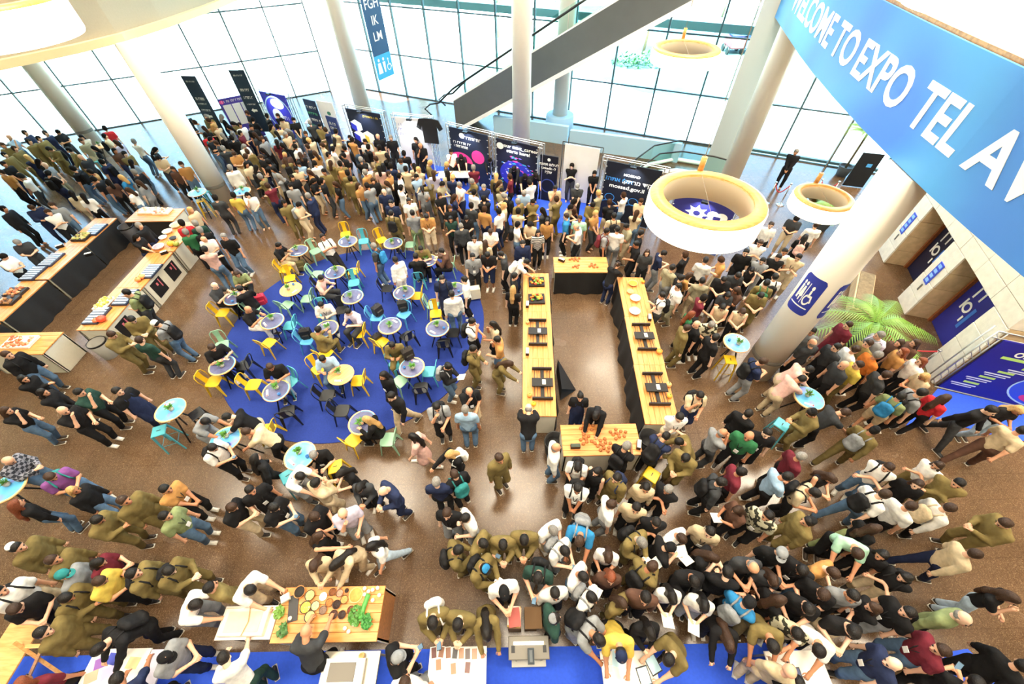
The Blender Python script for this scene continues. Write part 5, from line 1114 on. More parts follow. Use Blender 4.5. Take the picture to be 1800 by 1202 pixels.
def mesh_np(name, V, F, mats, extra=None):
    me = bpy.data.meshes.new(name)
    fs = F.tolist(); vs = V.tolist(); mi = [0] * len(fs)
    if extra:
        k = len(vs)
        for (ev, ef, em) in extra:
            k = len(vs); vs += [tuple(map(float, q)) for q in ev]; fs += [[i + k for i in f] for f in ef]; mi += [em] * len(ef)
    me.from_pydata(vs, [], fs)
    for x in mats: me.materials.append(x)
    me.polygons.foreach_set('material_index', mi); me.polygons.foreach_set('use_smooth', [True] * len(fs)); me.update()
    return me
def mk_extra(mb, m): return (mb.v, mb.f, m)
M_SKIN = mat('skin', 'D9A07F', .55, objcol=True); M_EYE = mat('eye', '1A1210', .3); M_LIP = mat('lip', 'A85A50', .5)
M_CLOTH = mat('cloth', 'FFFFFF', .85, noise=.22, scale=9, bump=.25, bscale=26, objcol=True, spec=.2)
M_HAIR = mat('hair', '201510', .5, noise=.4, scale=60, bump=.5, bscale=90, objcol=True, spec=.35)
M_SHOE = mat('shoe_leather', '202020', .5, noise=.15, objcol=True); M_SOLE = mat('shoe_sole', 'D8D2C4', .7)
M_BAG = mat('bag_fabric', '1C1C1E', .75, noise=.25, scale=15, objcol=True, spec=.25)
M_CARD = mat('badge_card', 'F4F4F0', .4); M_STRAP = mat('strap', '16171A', .8)
def pattern_cloth(name, kind):
    m = mat(name, 'FFFFFF', .85, objcol=True, spec=.2); nt = m.node_tree; n = nt.nodes; L = nt.links; b = n['Principled BSDF']
    tc = n.new('ShaderNodeTexCoord'); oi = [q for q in n if q.type == 'OBJECT_INFO'][0]
    mx = n.new('ShaderNodeMix'); mx.data_type = 'RGBA'
    cr = n.new('ShaderNodeValToRGB'); cr.color_ramp.interpolation = 'CONSTANT'
    if kind == 'camo':
        t = n.new('ShaderNodeTexNoise'); t.inputs['Scale'].default_value = 9; L.new(tc.outputs['Object'], t.inputs[0]); L.new(t.outputs['Fac'], cr.inputs[0])
        cr.color_ramp.elements[1].position = .52; mx.inputs[7].default_value = (*hx('2E2E26'), 1)
    elif kind == 'stripe':
        t = n.new('ShaderNodeTexWave'); t.bands_direction = 'Z'; t.inputs['Scale'].default_value = 5; L.new(tc.outputs['Object'], t.inputs[0]); L.new(t.outputs['Fac'], cr.inputs[0])
        cr.color_ramp.elements[1].position = .5; mx.inputs[7].default_value = (*hx('20202A'), 1)
    else:
        t = n.new('ShaderNodeTexChecker'); t.inputs['Scale'].default_value = 16; L.new(tc.outputs['Object'], t.inputs[0]); L.new(t.outputs['Fac'], cr.inputs[0])
        cr.color_ramp.elements[1].position = .5; mx.inputs[7].default_value = (*hx('8A8A94'), 1)
    L.new(cr.outputs[0], mx.inputs[0]); L.new(oi.outputs['Color'], mx.inputs[6]); L.new(mx.outputs[2], b.inputs['Base Color'])
    return m
M_PAT = {k: pattern_cloth('cloth_' + k, k) for k in ('camo', 'stripe', 'plaid')}
def hand_mesh(r, s):
    """palm plate + four bent fingers + thumb, unequal lengths"""
    mb = MB(); w = r['wr' + s]; d = r['hd' + s]; sg = 1 if s == 'R' else -1
    side = np.cross(d, [0, 0, 1.]);
    if np.linalg.norm(side) < .2: side = np.cross(d, [0, 1., 0])
    side = side / np.linalg.norm(side); nrm = np.cross(side, d)
    if nrm[2] > 0 and abs(d[2]) < .8: pass
    cur = -nrm if nrm[2] > 0 else nrm
    for k, (o, l) in enumerate(((-.030, .062), (-.010, .074), (.010, .070), (.029, .055))):
        a = w + d * .085 + side * o; b = a + d * l * .5 + cur * l * .18; c = b + d * l * .3 + cur * l * .42
        mb.tube([a, b, c], .0095, 5, r2=.0075)
    th = 1 if (side[0] * sg < 0) else -1
    a = w + d * .03 + side * th * .03; b = a + d * .035 + side * th * .025; c = b + d * .03 + cur * .01
    mb.tube([a, b, c], .011, 5, r2=.009)
    return mb
GEN = {}
RES = .021
def sdf_mesh(name, prims, mats, k=.03, cut=None, extra=None, res=RES, wob=0.):
    lo, hi = bounds(prims)
    def f(P):
        d = union(P, prims, k)
        if wob: d = d + wob * (np.sin(P[:, 0] * 31 + P[:, 2] * 17) * np.sin(P[:, 1] * 29 - P[:, 2] * 23))
        if cut is not None: d = np.maximum(d, cut(P))
        return d
    V, F = surface_nets(f, lo, hi, res)
    return mesh_np(name, V, F, mats, extra)
def part_mesh(pose, part, pat=None):
    key = (pose, part, pat)
    if key in GEN: return GEN[key]
    r = rig(pose); T = r['T']; cm = [M_PAT[pat] if pat else M_CLOTH]
    if part == 'body':
        H = r['head']; Rh = r['Rh']; hp = lambda x, y, z: H + Rh @ np.array([x, y, z]); M = Rh.T
        pr = torso_prims(r, -.012) + arm_prims(r, -.006) + leg_prims(r, -.012)
        pr += [(T(0, -.02, .46), r['neck'] + Rh @ np.array([0, .005, .06]), .06, .052)]
        pr += [(hp(0, -.012, .035), hp(0, .005, .0), .094, .085, M, (1.2, 1., 1.)), (hp(0, .03, -.05), hp(0, .045, -.075), .058, .045)]
        pr += [(hp(0, .092, .0), hp(0, .105, -.022), .011, .016)] + [(hp(s * .078, -.005, .0), hp(s * .08, -.01, -.03), .016, .013) for s in (1, -1)]
        for s in 'RL': w = r['wr' + s]; d = r['hd' + s]; pr.append((w, w + d * .075, .03, .036))
        for s in 'RL': a = r['an' + s]; pr.append((a + np.array([0, 0, -.045]), a + np.array([0, .13, -.05]), .036, .03))
        ex = [mk_extra(hand_mesh(r, s), 0) for s in 'RL']
        e = MB()
        for s in (1, -1): e.ball(tuple(hp(s * .034, .082, .012)), .013, 6, 4)
        br = MB()
        for s in (1, -1): br.tube([hp(s * .016, .094, .034), hp(s * .052, .082, .036)], .006, 4)
        li = MB(); li.tube([hp(-.026, .086, -.056), hp(0, .096, -.055), hp(.026, .086, -.056)], .0065, 4)
        ex += [mk_extra(e, 1), mk_extra(br, 1), mk_extra(li, 2)]
        me = sdf_mesh('body', pr, [M_SKIN, M_EYE, M_LIP], .022, extra=ex, res=.0195)
    elif part in ('shirt', 'jacket', 'vest', 'dress'):
        o = .016 if part != 'jacket' else .026
        pr = torso_prims(r, o); hem = -.07 if part != 'jacket' else -.11
        zc = []
        if part == 'shirt':
            for s in 'RL':
                m_ = r['sh' + s] + (r['el' + s] - r['sh' + s]) * .72; pr.append((r['sh' + s], m_, .068, .07))
        elif part == 'jacket': pr += [(a, b, ra, rb) for a, b, ra, rb in arm_prims(r, .015)]
        elif part == 'dress':
            pr += [(T(0, 0, .0), (0 + r['knR'] * .5 + r['knL'] * .5) + np.array([0, 0, .02]), .17, .25, np.eye(3), (1, 1.3, 1))]
            for s in 'RL':
                m_ = r['sh' + s] + (r['el' + s] - r['sh' + s]) * .8; pr.append((r['sh' + s], m_, .075, .075))
        pr.append((T(0, -.02, .44), T(0, -.02, .485), .09, .082))
        Rt, pel = r['Rt'], r['pel']
        if part == 'dress': cut = lambda P: .40 - P[:, 2]
        else: cut = lambda P: hem - ((P - pel.astype(np.float32)) @ Rt[:, 2].astype(np.float32))
        me = sdf_mesh(part, pr, cm, .035, cut, wob=.004)
    elif part in ('trousers', 'shorts', 'skirt'):
        pr = [(T(0, 0, -.03), T(0, .0, .09), .163, .152, r['Rt'].T, TS)]
        if part == 'skirt': kk = r['knR'] * .5 + r['knL'] * .5; pr.append((T(0, 0, -.02), kk - np.array([0, 0, .12]), .16, .24, np.eye(3), (1, 1.3, 1)))
        else: pr += leg_prims(r, .016, an=.048 if part == 'trousers' else .042, full=(part == 'trousers'))
        me = sdf_mesh(part, pr, cm, .03, (lambda P: .06 - P[:, 2]) if part == 'trousers' else ((lambda P: .32 - P[:, 2]) if part == 'skirt' else None), wob=.004)
    elif part == 'longhair':
        H = r['head']; Rh = r['Rh']; hp = lambda x, y, z: H + Rh @ np.array([x, y, z]); M = Rh.T; b0 = hp(0, -.075, .0)
        b1 = T(0, -.135, .40); b2 = T(0, -.15, .24)
        pr = [(hp(0, -.016, .04), hp(0, -.004, .012), .105, .100, M, (1.2, 1., 1.)), (b0, b1, .078, .072, r['Rt'].T, (.95, 1.25, 1.)), (b1, b2, .072, .055, r['Rt'].T, (.85, 1.6, 1.))]
        for s in (1, -1): pr.append((hp(s * .072, -.02, .0), T(s * .095, -.02, .47), .032, .03))
        Hf = H.astype(np.float32); Rf = Rh.astype(np.float32)
        def cut(P):
            q = (P - Hf) @ Rf; return np.where(q[:, 2] > -.03, q[:, 1] * .9 - q[:, 2] * .6 - .015, q[:, 1] - .035)
        me = sdf_mesh('hair', pr, [M_HAIR], .03, cut, res=.02, wob=.006)
    elif part in ('shoeR', 'shoeL'):
        a = r['an' + part[-1]]
        b0 = a + np.array([0, -.03, -.05]); b1 = a + np.array([0, .15, -.055])
        pr = [(b0, b1, .044, .040), (a + np.array([0, -.01, -.03]), a + np.array([0, .03, -.03]), .045, .04)]
        zb = a[2] - .085
        so = MB().box((a[0], a[1] + .06, zb + .012), (.085, .27, .024))
        me = sdf_mesh('shoe', pr, [M_SHOE, M_SOLE], .02, lambda P: zb + .012 - P[:, 2], extra=[mk_extra(so, 1)], res=.018)
    GEN[key] = me; return me
HG = {}
def head_part(kind):
    """hair and hats in the head's own frame (y ahead, z up, origin mid-head)"""
    if kind in HG: return HG[kind]
    I = np.eye(3); S = (1.2, 1., 1.)
    sk = [((0, -.016, .04), (0, -.004, .012), .105, .100, I, S)]
    front = lambda P: np.maximum(P[:, 1] * .9 - P[:, 2] * .75 - .012, -.085 - P[:, 2] - P[:, 1] * .35)
    if kind == 'short': me = sdf_mesh('hair', sk, [M_HAIR], .02, front, res=.017, wob=.003)
    elif kind == 'fringe': me = sdf_mesh('hair', [((0, -.016, .0), (0, -.012, -.01), .100, .098, I, S)], [M_HAIR], .02, lambda P: np.maximum(front(P), P[:, 2] - .035), res=.017)
    elif kind == 'long':
        pr = sk + [((0, -.075, .02), (0, -.12, -.26), .085, .085, I, (.85, 1.35, 1.)), ((.07, -.01, .0), (.095, -.02, -.20), .035, .03), ((-.07, -.01, .0), (-.095, -.02, -.20), .035, .03)]
        c = lambda P: np.where(P[:, 2] > -.03, np.maximum(P[:, 1] * .9 - P[:, 2] * .6 - .015, -1), P[:, 1] - .03)
        me = sdf_mesh('hair', pr, [M_HAIR], .03, c, res=.02, wob=.006)
    elif kind == 'tail':
        pr = sk + [((0, -.11, .05), (0, -.15, -.02), .035, .04), ((0, -.15, -.02), (0, -.13, -.20), .04, .02)]
        me = sdf_mesh('hair', pr, [M_HAIR], .02, lambda P: np.where(P[:, 1] > -.09, front(P), -1.), res=.017)
    elif kind == 'cap':
        mb = MB(); V = mb.lathe((0, -.012, .045), [(.100, -.035), (.104, 0), (.096, .035), (.065, .068), (.03, .08), (.0001, .083)], 16, 0, True, False, .86, 1.02)
        n = 9; pv = []; 
        for i in range(n):
            a = math.pi * (i / (n - 1)); pv.append((-.083 * math.cos(a), .062 + .035 * math.sin(a) * 0, .018)); pv.append((-.08 * math.cos(a), .075 + .085 * math.sin(a), .006 - .01 * math.sin(a)))
        mb.add(pv, [(2 * i, 2 * i + 1, 2 * i + 3, 2 * i + 2) for i in range(n - 1)]); mb.add([(x, y, z - .008) for x, y, z in pv], [(2 * i + 2, 2 * i + 3, 2 * i + 1, 2 * i) for i in range(n - 1)])
        me = mb.mesh('cap', [M_CLOTH])
    elif kind == 'kippa':
        me = MB().lathe((0, -.05, .105), [(.075, 0), (.07, .018), (.045, .036), (.0001, .044)], 14, 0, True, False).mesh('kippa', [M_CLOTH])
    HG[kind] = me; return me
BG = {}
def torso_part(kind):
    """backpack, lanyard and apron in the torso's own frame (origin at the pelvis)"""
    if kind in BG: return BG[kind]
    if kind == 'backpack':
        pr = [((-.08, -.19, .15), (-.08, -.19, .40), .08, .07), ((.08, -.19, .15), (.08, -.19, .40), .08, .07), ((0, -.20, .12), (0, -.20, .44), .085, .07), ((-.05, -.26, .16), (.05, -.26, .16), .05, .05)]
        ex = MB()
        for s in (1, -1):
            ex.tube([(s * .09, -.14, .46), (s * .095, -.05, .548), (s * .10, .06, .52), (s * .115, .135, .40), (s * .135, .10, .24), (s * .13, -.08, .17)], .017, 5)
        me = sdf_mesh('backpack', pr, [M_BAG], .03, extra=[mk_extra(ex, 0)], res=.026)
    elif kind == 'lanyard':
        mb = MB(); mb.tube([(-.062, -.06, .545), (-.075, .045, .52), (-.03, .142, .34), (0, .15, .22), (.03, .142, .34), (.075, .045, .52), (.062, -.06, .545)], .0085, 4)
        me = mb.mesh('lanyard', [M_STRAP])
    elif kind == 'badge':
        me = MB().box((0, .158, .17), (.085, .008, .115)).mesh('name_badge', [M_CARD])
    elif kind == 'apron':
        V = []; Fs = []; n = 9
        for j, (z, w, y) in enumerate(((.42, .10, .135), (.30, .14, .150), (.18, .165, .150), (.02, .185, .150), (-.2, .20, .165), (-.42, .20, .175))):
            for i in range(n):
                a = (i / (n - 1) - .5) * 2; V.append((w * a, y - .055 * a * a * 1.6, z))
        for j in range(5):
            for i in range(n - 1): Fs.append((j * n + i, j * n + i + 1, (j + 1) * n + i + 1, (j + 1) * n + i))
        mb = MB().add(V, Fs, 0, True); mb.tube([(-.1, .13, .42), (-.07, .02, .53), (.07, .02, .53), (.1, .13, .42)], .009, 4)
        me = mb.mesh('apron', [M_CLOTH])
    BG[kind] = me; return me
def mat4(R, t): return Matrix([list(map(float, R[i])) + [float(t[i])] for i in range(3)] + [[0, 0, 0, 1]])
# colour code -> (rgb hex, word)
COLS = dict(bk=('1B1B1D', 'black'), dg=('3B3D40', 'dark grey'), gy=('8C8F92', 'grey'), wh=('EFEDE8', 'white'), be=('CDB998', 'beige'), kh=('A39C80', 'khaki'),
 ol=('796A40', 'olive'), tn=('B8864E', 'tan'), br=('5A4034', 'brown'), nv=('232C4A', 'navy'), bl=('2F7FB5', 'blue'), lb=('9DBBD6', 'light blue'), li=('C9C3DA', 'lilac'),
 pk=('E3B7AC', 'pale pink'), mr=('6A2430', 'maroon'), rd=('D0313A', 'red'), gr=('2F6B45', 'green'), dgn=('26423A', 'dark green'), gn=('8E9A6B', 'sage green'), mt=('A9D6BC', 'mint'),
 yl=('D9BC55', 'yellow'), pu=('7D4A86', 'purple'), jn=('56708C', 'blue denim'), lj=('A9BBCB', 'pale denim'), tl=('2E7F80', 'teal'), ora=('C5712F', 'orange brown'), cm=('B9B49A', 'camouflage'), pl=('34373F', 'plaid'), st=('E8E4DC', 'striped'))
HAIRC = dict(k=('17120F', 'black'), b=('3B2719', 'brown'), g=('85817C', 'grey'), y=('C29A62', 'blond'), r=('7A3E22', 'reddish'))
SKINS = ['E2B193', 'D8A07E', 'C98F6C', 'E8BEA2', 'B97E5C', 'DDA98A']
# ---------------------------------------------------------------- the people: head position in the picture, heading, pose, top, bottom, hair, extras
PEOPLE = '''
30 886 ne stand bk+ jn lr
172 914 e phone ol+ ol k
292 907 e stand gn jn k n
32 962 e stand ol+ ol w:wh
95 984 e stand ol+ br b
170 992 e phone mr bk lk
118 1011 e stand gy gy c:tl
176 1021 e phone yl bk b
236 1008 e stand ol+ ol k p:bk
298 1003 e phone ol+ ol k p:bk
380 1033 ne stand ol+ ol k
6 1046 e stand wh be k p:bk
22 1063 se phone bk bk b
118 1046 e phone ol+ ol k p:bk h
78 1111 e stand ol+ ol k
178 1138 sw lean bk+ bk k p:bk
343 1063 e lean wh gy k
428 1041 se lean wh be k
292 1155 e phone gy nv c:bk
396 1158 n lean wh dgn k
60 1198 n stand mr bk lr
180 1196 n lean nv bk k
482 892 e phone bk jn k n h
553 908 e phone bk bk b h
603 903 s eat li gy x
562 948 e reach bk- bk lb
552 990 s phone be+ be lb
590 993 sw lean be+ be lk
652 962 sw walk wh lj lk
544 1112 n lean dg bk X
702 1160 ne phone bk bk c:gy h
805 967 e phone ol+ ol k p:bk t
849 955 se phone ol+ ol k h
853 1000 se phone ol+ ol w:bl p:bk t
893 955 s phone ol+ ol k
786 903 s stand bk gy b n
818 911 sw eat wh gy k
886 1040 s phone wh bk c:bk
761 1093 s phone ol+ ol k p:wh h
809 1096 s phone ol+ ol k
852 1114 s lean ol+ ol lk
735 1194 n stand wh gy b
973 934 se phone wh be g
1019 949 s lean bl bk b p:gy
991 966 se phone wh gy k p:gy h
948 1018 s phone dgn gy k p:bk h
1025 1015 se phone wh jn k t
1069 983 s phone wh bk lb t
973 1042 s stand wh+ dg k
1039 1050 se stand wh bk k p:gy
975 1085 e stand dgn+ bk w:gy
1076 1020 s stand br+ bk lr
1101 1065 se stand ol+ ol lb
1127 953 se phone ol+ ol g p:bk t
1145 998 ne phone ol+ ol b p:bk t
1153 919 s cross bk bk k
1179 960 e phone bk bk c:bk t
1195 948 se phone wh bk b t
1247 940 s stand be bk k n
1051 1121 se lean gy gy k p:bk
1093 1138 s lean yl bk c:nv
1140 1102 s phone bk+ bk lk
1176 1158 sw lean ol ol k
1181 1052 s phone wh bk lk t
1236 1065 s phone wh gy lk t
1312 1051 ne eat bl bk c:bk p:gy
1284 1129 s lean bk+ bk lb
1352 1115 s lean ol ol k
1220 1022 s phone bk+ bk k
1253 976 se phone bk+ bk lb
1325 998 s phone dg bk x
1298 898 w phone br bk lb t
1346 906 sw stand cm bk k n
913 950 s phone ol+ ol k
1126 1060 s stand br+ bk k
1290 1022 n phone bk bk k
1419 917 w stand ol+ ol w:bk
1535 930 e walk bk gn lb
1668 893 e walk wh+ bk b p:be
1765 920 w phone ol+ ol b
1509 969 s lean mt bk b
1556 983 sw stand bk bk lk
1712 974 e walk be+ nv b
1375 990 s stand bk gy c:gy
1409 1002 sw phone bk bk k n
1459 1006 se phone tn bk b
1582 1008 sw cross bk be lk p:bk
1776 1052 se eat bk lj lb
1692 1087 se stand gn+ bk x
1530 1066 w cross bk bk lb n
1594 1076 w stand bk gy k n
1652 1142 w stand mr jn b n
1568 1166 w stand nv jn X n
1797 1170 e walk bk+ bk k
1712 1200 n phone bk bk k h
1390 1098 s phone cm bk k
1433 1113 s lean wh bk k
1495 1106 s phone bk be k
1452 1058 sw phone bk jn b
1370 1052 e stand bk bk lb
1478 1050 s stand gy bk k
1415 1190 n lean bk bk k
1458 1190 n stand be be X
1440 1080 s phone bk bk k
1362 1028 s phone dg bk lb
14 624 e stand bk+ jn b p:bk
42 666 e cross bk+ bk lk
77 690 e clasp bk+ bk lk
141 690 e eat dgn bk k
208 688 e stand bk nv k a:nv
112 722 e eat bk bk X
12 722 e eat bk jn lb
16 810 e phone pl+ jn x
90 838 se phone pu jn b p:tl
130 862 e stand bk+ jn ly
219 880 e stand ol+ ol b
292 860 e clasp tn bk k n
247 598 ne stand dgn dg b
374 612 se sit bk bk b
361 741 e lean gy gy k
402 733 w lean bk be k
436 759 w lean be bk b
374 787 e phone wh bk k p:bk h
441 862 se stand bk bk k n
408 892 e phone bk be b
450 805 ne walk bk+ bk lk
233 562 s phone ol+ ol k
197 589 e phone ol+ ol b
274 569 w phone gy jn c:wh p:bk
224 515 w eat gn dg k p:bk
476 646 s sit bk lj b
568 632 s sit lb jn k
690 608 s sit ol+ ol k
674 661 sw stand bk+ bk lk n
688 697 sw walk bk+ be k
788 645 e phone bk+ jn k p:gy t
825 689 s eat bk be x p:bk n
768 716 s eat gy bk k p:bk n
818 720 n stand lb jn g
725 768 w walk pk! pk lk
790 800 sw reach bk+ bk ly p:wh
769 846 n stand nv bk g
797 834 nw stand bk+ bk b p:tl
878 806 se stand ol+ ol b
832 614 e eat ol+ ol k p:bk
895 640 e lean ol+ ol lb
645 738 w sit bk+ bk ly
552 800 s sit bk bk g n
527 837 e lean wh gy k n
556 849 ne eat be+ be k
600 833 sw phone bk bk lk
632 859 s phone dg+ bk lk n
675 863 sw phone nv+ nv X
929 719 n lean bk+ jn x
978 787 e stand wh+ jn x
1020 698 s stand bk nv tk a:nv
1047 731 s lean bk+ bk lk
1100 779 ne eat bk bk g p:bk
1015 822 s phone wh bk lk p:bk
1191 722 s cross wh be k n
1230 696 s eat be nv k p:bk n
1169 768 ne lean nv bk k p:bk
1194 779 w lean ol+ ol k
1206 803 sw phone ol+ ol k
1015 859 s clasp wh bk k p:bk n
1050 830 sw stand bk- bk lk
1082 840 sw stand ol+ ol k p:nv
1135 858 s stand be+ bk lk
1174 861 sw cross bk bk g
1270 761 e eat gy dg x
1316 767 sw stand gr bk x n
1315 727 ne stand bk+ bk k
1303 830 e stand mr bk k
1268 848 e stand dg+ bk k p:bk
1340 636 e phone nv gy b p:bk
1075 887 e stand wh gy b
1348 762 s stand bk bk k n
1118 893 s stand be bk k
1258 594 e stand bk bk k n
1209 577 e stand ol+ ol b
1427 603 nw stand dg bk x
1478 612 w stand dg bk k
1495 614 e stand wh bk b
1543 625 e stand ora bk g
1482 642 w stand dg bk:s X
1508 642 w stand yl ol b
1558 660 e stand dg bk b
1623 662 w phone be bk ly
1610 630 w stand wh bk lr
1420 650 e lean pk be k
1407 667 e lean pk be k
1436 724 w phone ol+ ol w:bk
1473 728 e lean dg bk b
1583 697 ne stand gn be:s k p:bl
1620 691 e stand gy bk k p:bk
1661 700 e stand rd bk lb
1741 722 se walk bk+ dg k
1790 722 se phone bk lj ly
1796 757 e walk be br k
1536 757 ne walk ol+ ol w:bk p:gy
1408 803 e stand mr bk g
1560 822 sw cross wh jn b p:bk
1648 820 sw cross wh ol lb
1612 852 sw stand bk bk lb
1682 848 sw cross ol+ ol k
1554 869 e walk wh jn b p:bk
1460 842 se phone bk- bk lb
1382 838 e phone lb bk k
1430 866 se phone be bk k p:bk
1600 890 e stand wh bk b
57 366 s phone nv+ nv b n
93 362 s stand gy jn b
86 374 s cross wh bk b p:bk
8 368 e stand bk+ bk k
32 427 s phone dg dg x
8 452 e phone wh bk c:dg p:bk
127 340 n stand be+ be lk
147 345 n stand wh bk lk
190 320 nw stand br bk lk
166 316 w reach bk jn k
213 313 w stand bl gy ly
226 335 w eat wh jn lb
244 322 w stand gy gy lb
236 303 w stand bk+ bk g
306 298 s stand br bk lb
318 290 s stand tn jn b
379 348 n stand dg dg k
411 343 ne stand yl jn k
436 344 s eat wh jn lk
405 295 n stand wh+ wh g
336 370 e stand be bk ly
321 392 n stand rd bk k
343 393 nw stand dgn jn g
327 408 nw stand gr bk g
352 405 n stand bk jn g
359 421 s phone wh bk X n
361 439 n cross pk jn k
394 417 sw stand bk jn g
258 397 e stand bk+ nv g a:nv
243 418 e reach bk nv lk a:nv
417 482 s sit gn bk lb
378 503 e sit dg bk x
423 509 nw sit bk bk k
437 545 e sit bk wh X
490 432 e sit bk be k
568 418 se sitback wh bk k p:bk
565 490 e sit pk dg k
565 537 s sit wh jn k n
613 549 sw sit li dg k
560 581 ne sit ol+ ol k
657 434 w stand dg jn g p:bl
695 458 nw stand wh+ wh k
731 452 n sit bk bk k
740 439 s sit ol bk k
777 443 w sit br+ bk k
777 492 s stand nv nv k p:bk
816 493 w stand wh bk k
794 518 n stand wh+ jn k
831 452 s stand gy bk k n
857 449 s phone bk nv:s k n
884 449 w reach dg bk k
830 566 e eat wh bk k p:bk
866 571 w eat be bk lk
874 598 w eat tn jn k
902 508 n stand bk bk ly
810 398 n stand dg+ bk g
835 421 s stand wh bk k
852 427 n stand be be lb
862 408 s phone wh bk b
792 386 s cross dgn bk lk
820 385 s phone bk bk lk
750 382 s phone tn be k n
719 354 s stand wh be k
725 375 n stand gy gn k
688 376 n stand ol+ ol k p:bk
687 358 s stand nv bk k
500 358 se stand ol ol k
526 361 e phone be be k p:gy
511 329 s stand gy jn k
541 345 w stand nv+ nv g
614 311 n stand ol+ ol k
656 319 s walk bk+ be lb
921 460 e lean wh nv k p:wh
905 486 e stand bk bk k
919 429 s stand nv+ bk k n
946 410 s stand st bk lk
962 390 s stand tn bk lk
995 381 w stand bl bk b
1013 400 w phone wh bk x
1019 385 s stand mt gy b
1085 467 ne lean bk+ nv tb
1118 430 w eat bk bk k
1070 407 e stand gy bk k p:mr
1082 404 n stand wh gy k
1079 380 n stand be be k p:bk
1101 399 w phone kh be k
1127 411 e stand bk bk k
1143 445 s stand dg bk lb
1160 446 e phone nv gy k
1182 471 ne stand kh gy k n
1199 490 e stand bk bk k
1192 503 w stand wh kh k n
1163 520 w cross wh dg k p:bk n
1211 486 e phone tn bk lb
1234 494 n stand kh be k
1240 458 n stand wh bk k
1272 492 s phone bk bk k
1297 485 s phone dg bk k
1280 520 s phone dg bk lk
1293 511 w phone br bk lb
1311 444 s stand bk bk k
1336 428 s cross wh bk b
1340 459 s cross gy gy k n
1321 476 s phone bk- bk lk
1337 520 s phone ol ol k
1270 541 s phone be- bk lk
1305 549 s phone be- bk lb
1216 553 e stand gr bk lr
1226 570 w stand bk bk X
1247 572 s phone cm bk g
1347 498 n stand ol ol k p:gr
1399 386 s phone dg be:s k n
1355 396 s stand wh bk b
1434 396 n stand wh gy b
1415 417 n stand bk bk lk p:pk
1368 453 s cross bk bk k
1379 443 s stand wh bk k
1403 453 sw cross be be k n
1362 487 n stand wh bk k p:bk
1490 572 w stand mr mr b
1427 583 s stand gy gy k
1545 590 w stand gy bk g p:li
1525 604 w stand ol ol b
1582 608 w stand br bk lb
1607 603 w stand br bk lb
1593 618 w stand tn bk lr
1399 268 s clasp bk+ bk g
1005 293 s cross bk dg k
1045 306 s clasp bk bk lk
1015 328 s clasp dg bk c:gy
976 332 s eat be be k
17 242 e eat lb jn X
45 234 e stand nv nv k
81 235 e stand nv nv k n
103 233 e phone bk dg k
144 242 s cross st bk lk
67 245 e stand ol+ ol k
55 249 e stand ol+ ol k
9 273 e stand ol+ ol k
27 262 e stand ol+ ol b
80 291 e clasp gy kh X
128 297 w stand bk jn k p:bk
143 277 w phone dg bk X
179 285 w stand nv nv k p:bk
185 226 n stand rd bk k
204 251 w stand li gy lb
664 241 s stand bk bk X
687 243 s stand bk bk x
731 247 s stand bk bk k
739 257 s eat bk bk X
710 270 n stand bk nv:s k
667 260 n stand be be k
642 250 s stand wh wh k
615 243 s stand bk bk lk
578 273 e stand be jn k
598 288 n stand ol ol k p:tn
613 308 n stand ol+ ol k
570 303 s stand ol ol k
667 297 n stand pk be lk
687 292 n stand nv nv k
703 310 e stand wh bk k p:bk
728 292 n stand be bk lk
762 305 n stand li be lb
787 305 n stand be lj lk
792 273 s eat wh bk lk
810 284 s lean bk bk lk
675 338 s stand nv bk X
742 332 n stand gy gy tk
362 238 n stand rd gy k p:tl
408 243 n stand bk dg k
435 267 n stand ol+ ol b
488 223 n stand be be k
487 250 n stand mr mr lk
518 258 w stand wh bk k
903 298 s lean bk+ bk lk
873 282 s lean bk+ bk lk
923 312 s lean bk bk lk
942 310 s lean bk bk lk
'''
